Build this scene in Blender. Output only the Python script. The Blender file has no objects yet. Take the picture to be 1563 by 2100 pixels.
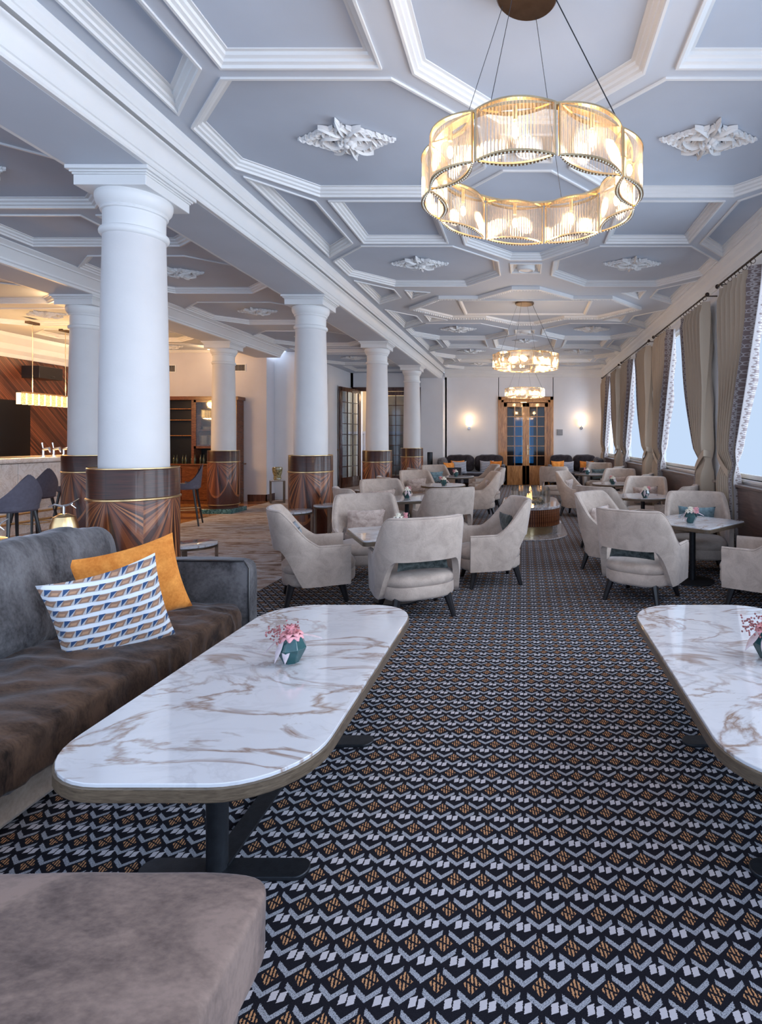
import bpy, bmesh, math, random
from mathutils import Vector, Matrix, noise
from mathutils.geometry import tessellate_polygon
random.seed(7)
PI = math.pi
sc = bpy.context.scene
C = sc.collection

# ---------------------------------------------------------------- camera, world, exposure
Z0, F = 1.40, 1130.0
cam = bpy.data.cameras.new('camera'); co = bpy.data.objects.new('camera', cam); C.objects.link(co)
co.location = (0, 0, Z0); co.rotation_euler = (PI/2, 0, 0)
cam.sensor_fit = 'VERTICAL'; cam.sensor_height = 24.0; cam.lens = 24.0*F/2100
cam.shift_x = -(1074-781.5)/2100; cam.shift_y = -(1050-903)/2100
cam.clip_start = 0.05; cam.clip_end = 200
sc.camera = co
w = bpy.data.worlds.new('sky'); sc.world = w; w.use_nodes = True
bg = w.node_tree.nodes['Background']; bg.inputs[0].default_value = (0.60, 0.76, 1.0, 1); bg.inputs[1].default_value = 1.75
sc.view_settings.view_transform = 'Standard'; sc.view_settings.look = 'None'
sc.view_settings.gamma = 1; sc.view_settings.use_curve_mapping = False
sc.view_settings.exposure = 0.5
_s = bpy.data.lights.new('daylight', 'SUN'); _s.energy = 21.0; _s.color = (.72, .84, 1.0); _s.angle = math.radians(95)
_so = bpy.data.objects.new('daylight', _s); C.objects.link(_so); _so.rotation_euler = Vector((-1, .10, -.05)).to_track_quat('-Z', 'Y').to_euler()
sc.cycles.max_bounces = 7; sc.cycles.diffuse_bounces = 4; sc.cycles.glossy_bounces = 3
sc.cycles.transparent_max_bounces = 14; sc.cycles.transmission_bounces = 4
sc.cycles.sample_clamp_indirect = 4.0
sc.cycles.caustics_reflective = False; sc.cycles.caustics_refractive = False

# ---------------------------------------------------------------- node helpers
class S:
    """socket with operators, builds Math nodes"""
    def __init__(s, nt, k): s.nt, s.k = nt, k
    def op(s, o, *a, clamp=False):
        n = s.nt.nodes.new('ShaderNodeMath'); n.operation = o; n.use_clamp = clamp
        for i, v in enumerate((s,)+a):
            if isinstance(v, S): s.nt.links.new(v.k, n.inputs[i])
            else: n.inputs[i].default_value = v
        return S(s.nt, n.outputs[0])
    def __add__(s, o): return s.op('ADD', o)
    __radd__ = __add__
    def __sub__(s, o): return s.op('SUBTRACT', o)
    def __rsub__(s, o): return (s*-1)+o
    def __mul__(s, o): return s.op('MULTIPLY', o)
    __rmul__ = __mul__
    def __truediv__(s, o): return s.op('DIVIDE', o)
    def __lt__(s, o): return s.op('LESS_THAN', o)
    def __gt__(s, o): return s.op('GREATER_THAN', o)
    def abs(s): return s.op('ABSOLUTE')
    def fr(s): return s.op('FRACT')
    def fl(s): return s.op('FLOOR')
    def sin(s): return s.op('SINE')
    def mx(s, o): return s.op('MAXIMUM', o)
    def mn(s, o): return s.op('MINIMUM', o)
    def sat(s): return s.op('ADD', 0.0, clamp=True)

class M:
    def __init__(m, name, coord='Object'):
        m.m = bpy.data.materials.new(name); m.m.use_nodes = True; m.nt = m.m.node_tree
        m.b = m.nt.nodes['Principled BSDF']; m.out = m.nt.nodes['Material Output']
        tc = m.nt.nodes.new('ShaderNodeTexCoord'); m.tc = tc; m.P = tc.outputs[coord]
    def n(m, t): return m.nt.nodes.new(t)
    def l(m, a, b): m.nt.links.new(a.k if isinstance(a, S) else a, b)
    def xyz(m, v=None):
        s = m.n('ShaderNodeSeparateXYZ'); m.l(v or m.P, s.inputs[0]); return [S(m.nt, o) for o in s.outputs]
    def vec(m, x, y, z):
        c = m.n('ShaderNodeCombineXYZ')
        for i, v in enumerate((x, y, z)):
            if isinstance(v, S): m.l(v, c.inputs[i])
            else: c.inputs[i].default_value = v
        return c.outputs[0]
    def mapping(m, scale=(1, 1, 1), rot=(0, 0, 0), v=None):
        n = m.n('ShaderNodeMapping'); m.l(v or m.P, n.inputs[0]); n.inputs['Scale'].default_value = scale; n.inputs['Rotation'].default_value = rot
        return n.outputs[0]
    def noise(m, scale, detail=3, rough=.5, dist=0, v=None):
        n = m.n('ShaderNodeTexNoise'); m.l(v or m.P, n.inputs['Vector'])
        n.inputs['Scale'].default_value = scale; n.inputs['Detail'].default_value = detail
        n.inputs['Roughness'].default_value = rough; n.inputs['Distortion'].default_value = dist
        return S(m.nt, n.outputs[0])
    def ramp(m, f, *stops):
        r = m.n('ShaderNodeValToRGB'); m.l(f, r.inputs[0]); e = r.color_ramp.elements
        while len(e) < len(stops): e.new(.5)
        for q, (p, c) in zip(e, stops): q.position = p; q.color = (*c, 1)
        return r.outputs[0]
    def mix(m, f, a, b):
        n = m.n('ShaderNodeMix'); n.data_type = 'RGBA'
        if isinstance(f, (int, float)): n.inputs[0].default_value = f
        else: m.l(f, n.inputs[0])
        for i, v in ((6, a), (7, b)):
            if isinstance(v, tuple): n.inputs[i].default_value = (*v, 1)
            else: m.l(v, n.inputs[i])
        return n.outputs[2]
    def col(m, c):
        if isinstance(c, tuple): m.b.inputs['Base Color'].default_value = (*c, 1)
        else: m.l(c, m.b.inputs['Base Color'])
        return m
    def set(m, **k):
        for a, v in k.items():
            nm = {'rough': 'Roughness', 'metal': 'Metallic', 'spec': 'Specular IOR Level', 'sheen': 'Sheen Weight', 'sr': 'Sheen Roughness', 'coat': 'Coat Weight',
                  'trans': 'Transmission Weight', 'alpha': 'Alpha', 'es': 'Emission Strength', 'ior': 'IOR'}[a]
            if isinstance(v, S): m.l(v, m.b.inputs[nm])
            else: m.b.inputs[nm].default_value = v
        return m
    def emit(m, c, s): m.b.inputs['Emission Color'].default_value = (*c, 1); m.b.inputs['Emission Strength'].default_value = s; return m
    def bump(m, h, strength=.3, dist=.01):
        n = m.n('ShaderNodeBump'); n.inputs['Strength'].default_value = strength; n.inputs['Distance'].default_value = dist
        m.l(h, n.inputs['Height']); m.l(n.outputs[0], m.b.inputs['Normal']); return m

def plain(name, c, rough=.5, var=.08, scale=6, bump=0, bs=60, **k):
    m = M(name); d = tuple(x*(1-var*2) for x in c)
    m.col(m.ramp(m.noise(scale, 4), (.3, d), (.7, c))).set(rough=rough, **k)
    if bump: m.bump(m.noise(bs, 3), bump, .004)
    return m.m

def velvet(name, dark, light, scale=5, stretch=(1, 1, 1), sheen=.6):
    m = M(name); v = m.mapping(stretch, (0, 0, .5))
    a = m.noise(scale, 5, .62, .6, v=v); b = m.noise(scale*14, 3, .6, v=v)
    f = (a*.75+b*.25)
    m.col(m.ramp(f, (.36, dark), (.62, light))).set(rough=.85, sheen=sheen, sr=.35, spec=.25)
    m.b.inputs['Sheen Tint'].default_value = (.8, .86, 1, 1)
    m.bump(a*.7+b*.3, .25, .01)
    return m.m

def wood(name, dark, light, axis=(1, 14, 14), scale=3, rough=.25, coat=.3):
    m = M(name); v = m.mapping(axis)
    a = m.noise(scale, 5, .6, 1.2, v=v)
    m.col(m.ramp(a, (.3, dark), (.7, light))).set(rough=rough, coat=coat)
    return m.m

def marble(name, base, v1, v2, scale=1.6, rough=.06, rot=.5, warm=None):
    m = M(name)
    v = m.mapping((1, 2.1, 1), (0, 0, rot))
    wob = m.noise(1.3, 4, .6, 0, v=v)
    n1 = m.noise(scale, 6, .55, 1.6, v=v); k1 = (n1-.5).abs()*24
    n2 = m.noise(scale*2.2, 5, .6, 1.2, v=v); k2 = (n2-.5).abs()*20
    c = m.mix((1-k1).sat()*(wob*3.6-1.1).sat()*.95, base, v1)
    c = m.mix((1-k2).sat()*(wob*-3+1.9).sat()*.6, c, v2)
    cl = m.noise(scale*.8, 4, .6, .5, v=v)
    c = m.mix((cl*1.6-.75).sat()*.5, c, tuple(x*.72 for x in base))
    m.col(c).set(rough=rough, coat=.4)
    return m.m

MT = {}
MT['wall'] = plain('wall_paint', (.79, .79, .82), .7, .02, 3)
MT['wallgrey'] = plain('wall_paint_grey', (.62, .60, .64), .75, .03, 3, .15, 240)
MT['ceil'] = plain('ceiling_paint', (.58, .625, .70), .75, .04, 1.2)
MT['panel'] = plain('panel_paint', (.54, .60, .70), .75, .07, 1.0)
MT['mould'] = plain('moulding_paint', (.77, .78, .79), .45, .02, 3)
MT['shaft'] = plain('column_paint', (.69, .68, .69), .5, .03, 4, .12, 70)
MT['slot'] = plain('slot_dark', (.03, .02, .015), .8)
MT['brass'] = plain('brass', (.78, .55, .28), .28, .1, 20, metal=1.0)
MT['gold'] = plain('pale_gold', (.85, .66, .40), .25, .1, 20, metal=1.0)
MT['bronze'] = plain('bronze_dark', (.16, .11, .08), .35, .1, 20, metal=.9)
MT['black'] = plain('black_lacquer', (.012, .011, .014), .3, .1, 20)
MT['steel'] = plain('blackened_steel', (.035, .04, .05), .38, .15, 40, .1, 200, metal=.6)
MT['chrome'] = plain('chrome', (.8, .8, .82), .12, .05, 20, metal=1.0)
MT['taupe'] = velvet('armchair_velvet', (.40, .325, .28), (.55, .455, .395), 9, sheen=.35)
MT['brownv'] = velvet('sofa_velvet', (.012, .006, .004), (.10, .058, .038), 4, (1, 2.5, 1), .22)
MT['greyv'] = velvet('sofa_back_velvet', (.028, .026, .029), (.15, .145, .155), 3.6, (1, 1.8, 1), .3)
MT['ottv'] = velvet('ottoman_velvet', (.085, .06, .055), (.25, .18, .155), 3.5, (1, 1.8, 1), .18)
MT['basev'] = velvet('sofa_base_velvet', (.22, .17, .14), (.40, .33, .28), 5)
MT['sofad'] = velvet('far_sofa_velvet', (.012, .010, .014), (.05, .042, .05), 6, sheen=.35)
MT['orange'] = velvet('orange_velvet', (.62, .19, .03), (.95, .40, .09), 5, sheen=.3)
MT['teal'] = velvet('teal_pillow_weave', (.08, .14, .17), (.24, .34, .38), 18)
MT['dteal'] = velvet('dark_pillow_weave', (.02, .026, .026), (.12, .14, .135), 22, sheen=.2)
MT['sand'] = velvet('sand_pillow_weave', (.36, .27, .235), (.60, .49, .44), 20)
MT['greyp'] = velvet('grey_pillow_weave', (.16, .19, .22), (.34, .38, .42), 20)
MT['marble'] = marble('white_marble', (.60, .61, .66), (.24, .145, .095), (.30, .29, .33), 1.5)
MT['darkmarble'] = marble('grey_marble', (.30, .27, .28), (.62, .58, .58), (.1, .09, .09), 5)
MT['greenmarble'] = marble('green_marble', (.02, .09, .10), (.18, .42, .45), (.01, .03, .03), 9, .15)
MT['edge'] = wood('bronze_oak_edge', (.055, .038, .025), (.15, .11, .075), (4, 4, 40), 5, .42)
MT['walnut'] = wood('walnut', (.06, .018, .008), (.22, .075, .03), (3, 3, 26), 3)
MT['oak'] = wood('orange_oak', (.26, .10, .025), (.62, .29, .09), (6, 6, .8), 4)
MT['darkwood'] = wood('dark_mahogany', (.035, .010, .006), (.11, .035, .018), (5, 5, .8), 4)
MT['ply'] = wood('bent_wood', (.10, .06, .04), (.22, .14, .10), (4, 4, 1), 4, .4)
MT['stoolfab'] = plain('stool_fabric', (.11, .10, .135), .75, .1, 30, .1, 300)
MT['sillwood'] = wood('sill_wood', (.05, .03, .028), (.14, .09, .08), (8, .6, 8), 4, .3)
MT['iron'] = plain('rod_iron', (.05, .035, .03), .4, .1, 20, metal=.7)
MT['vaseteal'] = plain('teal_glass_vase', (.02, .10, .11), .08, .3, 14, coat=.6)
MT['petalw'] = plain('white_petal', (.90, .86, .76), .6, .06, 40)
MT['petalp'] = plain('pink_petal', (.86, .40, .44), .6, .15, 40)
MT['berry'] = plain('berry_pink', (.42, .15, .16), .6, .3, 90)
MT['leafp'] = plain('pale_leaf', (.62, .52, .56), .5, .15, 60)
MT['plate'] = plain('white_china', (.8, .76, .66), .3, .05, 20)
MT['tv'] = plain('dark_recess', (.004, .003, .003), .3, .1, 4)
MT['grille'] = plain('grille_grey', (.30, .31, .34), .5, .1, 20)

def glassy(name, tint, gl=.12, rough=.05):
    m = M(name); nt = m.nt
    t = m.n('ShaderNodeBsdfTransparent'); t.inputs[0].default_value = (*tint, 1)
    g = m.n('ShaderNodeBsdfGlossy'); g.inputs['Roughness'].default_value = rough; g.inputs[0].default_value = (1, 1, 1, 1)
    lw = m.n('ShaderNodeLayerWeight'); lw.inputs[0].default_value = .35
    f = (S(nt, lw.outputs['Facing'])*.75+gl).sat()
    x = m.n('ShaderNodeMixShader'); m.l(f, x.inputs[0]); m.l(t.outputs[0], x.inputs[1]); m.l(g.outputs[0], x.inputs[2])
    m.l(x.outputs[0], m.out.inputs[0]); return m.m
MT['glass'] = glassy('clear_glass', (.92, .96, .97), .05)
MT['dglass'] = glassy('dark_glass', (.30, .33, .40), .03)
def rodglass():
    m = M('glass_rods'); nt = m.nt
    t = m.n('ShaderNodeBsdfTransparent'); t.inputs[0].default_value = (.97, .94, .90, 1)
    g = m.n('ShaderNodeBsdfGlossy'); g.inputs['Roughness'].default_value = .12
    tl = m.n('ShaderNodeBsdfTranslucent'); tl.inputs[0].default_value = (1, .98, .95, 1)
    lw = m.n('ShaderNodeLayerWeight'); lw.inputs[0].default_value = .5
    a = m.n('ShaderNodeMixShader'); a.inputs[0].default_value = .22; m.l(g.outputs[0], a.inputs[1]); m.l(tl.outputs[0], a.inputs[2])
    x = m.n('ShaderNodeMixShader'); m.l((S(nt, lw.outputs['Facing'])*.42+.04).sat(), x.inputs[0]); m.l(t.outputs[0], x.inputs[1]); m.l(a.outputs[0], x.inputs[2])
    m.l(x.outputs[0], m.out.inputs[0]); return m.m
MT['rods'] = rodglass()
def blind():
    m = M('window_sheer'); t = m.n('ShaderNodeBsdfTransparent'); t.inputs[0].default_value = (.62, .62, .62, 1)
    m.l(t.outputs[0], m.out.inputs[0]); return m.m
MT['sheer'] = blind()
def emis(name, c, s):
    m = M(name); m.col((.0, .0, .0)).emit(c, s); return m.m
MT['bulb'] = emis('bulb_glow', (1, .66, .30), 60)
MT['flame'] = emis('flame_glow', (1, .42, .12), 3)
MT['lampglow'] = emis('sconce_glow', (1, .72, .42), 5)
MT['spot'] = emis('spot_glow', (1, .8, .6), 12)
MT['tealight'] = emis('lit_room_blue', (.03, .30, .62), .9)

def carpet():
    m = M('hand_tufted_carpet'); x, y, z = m.xyz()
    jit = m.noise(260, 1, .5); jx = (jit-.5)*.006
    wx, wy = .0885, .112
    y2 = y+x*.043
    u = x/wx; v = y2/wy
    def loc(off):
        a = ((u+off).fr()-.5)*wx+jx; b = ((v+off).fr()-.5)*wy+jx*.6
        return a, b
    tot_g = tot_o = tot_w = None
    for off in (0.0, 0.5):
        a, b = loc(off)
        aa = a.abs()
        vee = ((b-(aa*.80-.0385)).abs() < .0082)*(aa < .0355)
        tot_g = vee if tot_g is None else tot_g.mx(vee)
        bb = b-.012
        if off == 0:
            dia = (aa/.021+bb.abs()/.025) < 1.10
            st = ((a*640+b*90).sin() > .0)*((bb+a*.5).abs() > .0028)
            tot_o = dia*st
        else:
            l = (((a+.0110).abs() < .0090)*((bb-.0095-a*.35).abs() < .0125))
            r = (((a-.0110).abs() < .0090)*((bb+.0005-a*.35).abs() < .0125))
            tot_w = l.mx(r)
    stip = (m.noise(1, 1, .5, v=m.mapping((260, 620, 1))) > .46)
    stip2 = m.noise(420, 2, .6)
    dk = m.mix((stip2*1.5-.35).sat(), (.003, .003, .006), (.024, .024, .034))
    c = m.mix(tot_g*(stip*.62+.36), dk, (.36, .38, .44))
    c = m.mix(tot_w, c, (.50, .48, .53))
    c = m.mix(tot_o, c, (.50, .26, .13))
    m.col(c).set(rough=.95, spec=.1)
    m.bump(stip2*.6+tot_w*.3+tot_g*.2, .5, .004)
    return m.m
MT['carpet'] = carpet()

def rugmat():
    m = M('marbled_rug'); v = m.mapping((1.0, 3.4, 1), (0, 0, -.22))
    a = m.noise(2.2, 7, .66, 1.4, v=v); b = m.noise(120, 2, .6)
    m.col(m.ramp(a*.9+b*.1, (.36, (.15, .10, .085)), (.47, (.36, .29, .26)), (.56, (.50, .49, .53)), (.66, (.24, .25, .30)))).set(rough=.95, spec=.1)
    m.bump(b, .3, .004); return m.m
MT['rug'] = rugmat()

def sunburst():
    m = M('sunburst_veneer'); x, y, z = m.xyz()
    th = S(m.nt, (lambda n: (m.l(y, n.inputs[0]), m.l(x, n.inputs[1]), setattr(n, 'operation', 'ARCTAN2'), n.outputs[0])[-1])(m.n('ShaderNodeMath')))
    a = ((th/(PI/2)+.5).fr()-.5)*.445       # metres along the quarter panel, seam ray at its middle
    a4 = (th/(PI/2)+.5).fl()
    dz = (z*-1+1.0)
    ang = a.op('ARCTAN2', dz)
    k = (ang*17).fl()
    rnd = ((k*12.9898+a4*3.1).sin()*43758.5).fr()
    rad = (a*a+dz*dz).op('SQRT')
    grain = m.noise(1, 4, .6, .4, v=m.vec(ang*120, rad*3, k))
    hgt = a.abs()*a.abs()*6.5+.30
    band = ((z-hgt-.02).abs() < .022); low = z < hgt
    g2 = m.noise(1, 4, .6, .3, v=m.vec(a*14, (z-hgt)*160, 3.0))
    top = z > .985
    g3 = m.noise(1, 4, .6, .3, v=m.vec(a*5, z*110, a4))
    f = rnd*.55+grain*.55-.05
    fl = g2*.7+.02; ft = g3*.75-.10
    f = f*(1-low)+fl*low
    f = f*(1-band)+(g2*.6+.38)*band
    f = f*(1-top)+ft*top
    f = f-((a.abs() < .0012)*.4)
    m.col(m.ramp(f, (.12, (.010, .003, .002)), (.38, (.065, .015, .007)), (.62, (.20, .055, .018)), (.9, (.55, .22, .075)))).set(rough=.30, coat=.12, spec=.35)
    return m.m
MT['burst'] = sunburst()

def trimmat():
    m = M('scroll_border', 'UV'); u, v, _ = m.xyz()
    a = ((u*1.5+.25).fr()-.5); b = ((v*15.0).fr()-.5)
    r = (a*a+b*b).op('SQRT'); r2 = ((a.abs()-.32)*(a.abs()-.32)+(b.abs()-.5)*(b.abs()-.5)).op('SQRT')
    k = ((r-.24).abs() < .05).mx((r2-.2).abs() < .05).mx((a.abs()-b.abs()*.6).abs() < .035)
    e = ((u-.5).abs()) > .455
    m.col(m.mix(k.mx(e), (.15, .11, .11), (.34, .31, .31))).set(rough=.8, sheen=.3); return m.m
MT['trim'] = trimmat()
def curtmat():
    m = M('linen_curtain', 'UV'); a = m.noise(40, 3, .6, v=m.mapping((8, 60, 1))); 
    m.col(m.ramp(a, (.3, (.33, .26, .195)), (.7, (.55, .46, .365)))).set(rough=.85, sheen=.3); return m.m
MT['curtain'] = curtmat()
def cubemat():
    m = M('cube_print', 'UV'); u, v, _ = m.xyz()
    v2 = v*9+u*.9; row = v2.fl(); h = v2.fr()
    a = (u*7+row*.5-h*.55).fr()
    white = h > .66
    blue = (a < .40)*((a-.20).abs() < (h*.30))
    tan = (a > .38)*(a < .98)*((h-.33).abs() < .28)
    tin = (a > .50)*(a < .86)*((h-.28).abs() < .12)
    c = m.mix(tan, (.42, .42, .44), (.25, .145, .105))
    c = m.mix(tin, c, (.44, .25, .15))
    c = m.mix(blue, c, (.012, .055, .16))
    c = m.mix(white, c, (.66, .70, .78))
    m.col(c).set(rough=.7, sheen=.2); return m.m
MT['cube'] = cubemat()
def stripemat():
    m = M('stripe_print', 'UV'); u, v, _ = m.xyz(); s = ((v*8+u*1.0).fr() > .5)
    m.col(m.mix(s, (.10, .12, .18), (.62, .64, .70))).set(rough=.8); return m.m
MT['stripe'] = stripemat()
def herring():
    m = M('diagonal_walnut_slats'); x, y, z = m.xyz()
    d = (y+z)*1.0; k = (d*22).fl(); rnd = ((k*12.9898).sin()*43758.5).fr()
    g = m.noise(1, 4, .6, v=m.vec((y-z)*3, d*60, x))
    e = (d*22).fr() < .12
    m.col(m.mix(e, m.ramp(rnd*.5+g*.5, (.25, (.035, .009, .006)), (.75, (.20, .065, .03))), (.008, .003, .002))).set(rough=.35, coat=.2); return m.m
MT['herring'] = herring()
def onyx():
    m = M('cream_onyx'); n1 = m.noise(2.4, 6, .6, 1.5); n2 = m.noise(5, 5, .65, 2)
    c = m.ramp(n1, (.3, (.74, .64, .56)), (.55, (.88, .83, .80)), (.8, (.93, .90, .89)))
    c = m.mix((1-(n2-.5).abs()*22).sat()*.4, c, (.42, .30, .22))
    m.col(c).set(rough=.12, coat=.3); return m.m
MT['onyx'] = onyx()

# ---------------------------------------------------------------- mesh helpers
class MB:
    def __init__(s): s.v = []; s.f = []; s.uv = None
    def add(s, vs, fs):
        o = len(s.v); s.v += [tuple(p) for p in vs]; s.f += [tuple(i+o for i in f) for f in fs]; return s
    def box(s, x0, x1, y0, y1, z0, z1):
        return s.add([(x0, y0, z0), (x1, y0, z0), (x1, y1, z0), (x0, y1, z0), (x0, y0, z1), (x1, y0, z1), (x1, y1, z1), (x0, y1, z1)],
                     [(0, 3, 2, 1), (4, 5, 6, 7), (0, 1, 5, 4), (1, 2, 6, 5), (2, 3, 7, 6), (3, 0, 4, 7)])
    def lathe(s, prof, c=(0, 0), n=32, cap=True):
        vs = [(c[0]+r*math.cos(2*PI*i/n), c[1]+r*math.sin(2*PI*i/n), z) for r, z in prof for i in range(n)]
        fs = [(j*n+i, j*n+(i+1) % n, (j+1)*n+(i+1) % n, (j+1)*n+i) for j in range(len(prof)-1) for i in range(n)]
        if cap: fs += [tuple(range(n))[::-1], tuple((len(prof)-1)*n+i for i in range(n))]
        return s.add(vs, fs)
    def prism(s, poly, z0, z1):
        n = len(poly); return s.add([(x, y, z0) for x, y in poly]+[(x, y, z1) for x, y in poly],
            [tuple(range(n))[::-1], tuple(range(n, 2*n))]+[(i, (i+1) % n, n+(i+1) % n, n+i) for i in range(n)])
    def sweep(s, prof, y0, y1, closed=True):
        n = len(prof); vs = [(x, y0, z) for x, z in prof]+[(x, y1, z) for x, z in prof]
        k = n if closed else n-1
        fs = [(i, (i+1) % n, n+(i+1) % n, n+i) for i in range(k)]
        if closed: fs += [tuple(range(n))[::-1], tuple(range(n, 2*n))]
        return s.add(vs, fs)
    def sweepx(s, prof, x0, x1):
        n = len(prof); vs = [(x0, y, z) for y, z in prof]+[(x1, y, z) for y, z in prof]
        return s.add(vs, [(i, (i+1) % n, n+(i+1) % n, n+i) for i in range(n)]+[tuple(range(n))[::-1], tuple(range(n, 2*n))])
    def tube(s, pts, r, n=8, closed=False):
        pts = [Vector(p) for p in pts]; L = len(pts); rs = r if isinstance(r, (list, tuple)) else [r]*L
        base = len(s.v); up = None
        for i, p in enumerate(pts):
            if closed: t = (pts[(i+1) % L]-pts[i-1])
            else: t = pts[min(i+1, L-1)]-pts[max(i-1, 0)]
            t.normalize()
            if up is None: up = t.orthogonal().normalized()
            up = (up-t*up.dot(t)).normalized(); b = t.cross(up)
            for k in range(n):
                a = 2*PI*k/n; s.v.append(tuple(p+(up*math.cos(a)+b*math.sin(a))*rs[i]))
        for i in range(L if closed else L-1):
            j = (i+1) % L
            for k in range(n): s.f.append((base+i*n+k, base+i*n+(k+1) % n, base+j*n+(k+1) % n, base+j*n+k))
        if not closed: s.f += [tuple(base+k for k in range(n))[::-1], tuple(base+(L-1)*n+k for k in range(n))]
        return s
    def grid(s, fn, nu, nv, cu=False):
        vs = [fn(i/(nu if cu else nu-1), j/(nv-1)) for j in range(nv) for i in range(nu)]
        fs = [(j*nu+i, j*nu+(i+1) % nu, (j+1)*nu+(i+1) % nu, (j+1)*nu+i) for j in range(nv-1) for i in range(nu if cu else nu-1)]
        return s.add(vs, fs)
    def ball(s, c, r, n=8, m=6, sq=(1, 1, 1)):
        prof = [(math.sin(PI*j/m)*r, -math.cos(PI*j/m)*r) for j in range(m+1)]
        vs = [(c[0]+a*math.cos(2*PI*i/n)*sq[0], c[1]+a*math.sin(2*PI*i/n)*sq[1], c[2]+z*sq[2]) for a, z in prof for i in range(n)]
        return s.add(vs, [(j*n+i, j*n+(i+1) % n, (j+1)*n+(i+1) % n, (j+1)*n+i) for j in range(m) for i in range(n)])
    def build(s, name, mat, parent=None, smooth=False, bevel=0, loc=None, rz=0, uv=None, seg=2, sub=0, angle=.7):
        me = bpy.data.meshes.new(name); me.from_pydata(s.v, [], s.f)
        bm = bmesh.new(); bm.from_mesh(me)
        if not uv: bmesh.ops.remove_doubles(bm, verts=bm.verts, dist=1e-5)
        bmesh.ops.recalc_face_normals(bm, faces=bm.faces); bm.to_mesh(me); bm.free()
        me.materials.append(MT[mat] if isinstance(mat, str) else mat)
        if uv:
            L = me.uv_layers.new()
            for lp in me.loops: L.data[lp.index].uv = uv[lp.vertex_index]
        if smooth:
            for p in me.polygons: p.use_smooth = True
            try: me.set_sharp_from_angle(angle=angle)
            except Exception: pass
        o = bpy.data.objects.new(name, me); C.objects.link(o)
        if parent: o.parent = parent
        if loc: o.location = loc
        if rz: o.rotation_euler[2] = rz
        if bevel:
            b = o.modifiers.new('b', 'BEVEL'); b.width = bevel; b.segments = seg; b.limit_method = 'ANGLE'; b.angle_limit = .6
            for p in me.polygons: p.use_smooth = True
            try: me.set_sharp_from_angle(angle=.6)
            except Exception: pass
        if sub:
            b = o.modifiers.new('s', 'SUBSURF'); b.levels = b.render_levels = sub
        return o

ORD = 'first second third fourth fifth sixth seventh eighth ninth tenth eleventh twelfth thirteenth fourteenth fifteenth sixteenth'.split()
def struct(o): o['kind'] = 'structure'; return o
def stuff(o): o['kind'] = 'stuff'; return o
def tag(o, label, cat, group=None):
    o['label'] = label; o['category'] = cat
    if group: o['group'] = group
    return o
def thing(name, label, cat, loc=(0, 0, 0), rz=0, group=None):
    o = bpy.data.objects.new(name, None); C.objects.link(o); o.empty_display_size = .1
    o.location = loc; o.rotation_euler[2] = rz; return tag(o, label, cat, group)
def dup(o, loc=None, rz=None, label=None, parent=None, group=None):
    c = o.copy(); C.objects.link(c)
    if parent: c.parent = parent
    if loc is not None: c.location = loc
    if rz is not None: c.rotation_euler[2] = rz
    if label: c['label'] = label
    if group: c['group'] = group
    for ch in list(o.children): dup(ch, parent=c)
    return c
def lamp(kind, loc, power, color, size=.05, parent=None, rot=None, name='lamp_light', sy=None):
    l = bpy.data.lights.new(name, kind); l.energy = power; l.color = color
    if kind == 'AREA':
        l.size = size
        if sy: l.shape = 'RECTANGLE'; l.size_y = sy
    else: l.shadow_soft_size = size
    o = bpy.data.objects.new(name, l); C.objects.link(o); o.location = loc
    if rot: o.rotation_euler = rot
    if parent: o.parent = parent
    return o

# ---------------------------------------------------------------- dimensions
ZC, ZC2, ZC3, SOF = 3.61, 3.50, 3.40, 3.29
XL, XR, YF, YB = -2.46, 2.50, 17.2, -2.6       # main bay
BX = -2.857; BX2 = -5.85                         # beam / column axes
COLY = [4.05, 7.40, 10.75, 14.10]

# ---------------------------------------------------------------- floors
struct(MB().box(XL, XR+.35, YB, YF+.1, -.05, 0).build('floor', 'carpet'))
rug = MB().box(-5.76, XL, YB, 18.6, -.05, .004).build('floor_rug', 'rug'); struct(rug)
wf = struct(MB().box(-9.9, -5.76, YB, 13.2, -.08, -.012).build('floor_bar', 'darkwood'))
for k in range(44):
    y0 = 6.2+k*.155; m_ = MB().box(-9.8, -5.77, y0, y0+.151, -.012, .003+.001*(k % 2))
    if k == 0:
        planks = [m_.build('plank', mm, wf) for mm in ('oak', 'walnut')]; planks[1].location = (0, .155*1, 0); continue
    if k == 1: continue
    p = planks[(k*7 % 5) % 2].copy(); C.objects.link(p); p.parent = wf; p.location = (random.uniform(-.004, .004), .155*k, 0)

# ---------------------------------------------------------------- ceiling with recessed panels
PROF = [(0, 0), (0, -.014), (.016, -.014), (.020, .004), (.040, .010), (.043, .026), (.062, .034), (.066, .052), (.088, .052), (.090, .060)]
def inset(poly, d):
    n = len(poly); out = []
    area = sum(poly[i][0]*poly[(i+1) % n][1]-poly[(i+1) % n][0]*poly[i][1] for i in range(n))
    sg = 1 if area > 0 else -1
    for i in range(n):
        p0, p1, p2 = Vector(poly[i-1]), Vector(poly[i]), Vector(poly[(i+1) % n])
        a = (p1-p0).normalized(); b = (p2-p1).normalized()
        na = Vector((-a.y, a.x))*sg; nb = Vector((-b.y, b.x))*sg
        q = (na+nb); q = q/max(.25, q.dot(na)) if q.length > 1e-6 else na
        out.append((p1.x+q.x*d, p1.y+q.y*d))
    return out
def frame_mb(poly, z, prof):
    mb = MB(); n = len(poly); rings = [inset(poly, o) for o, _ in prof]
    vs = [(x, y, z+prof[j][1]) for j, r in enumerate(rings) for x, y in r]
    mb.add(vs, [(j*n+i, j*n+(i+1) % n, (j+1)*n+(i+1) % n, (j+1)*n+i) for j in range(len(prof)-1) for i in range(n)])
    return mb, rings[-1]
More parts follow.
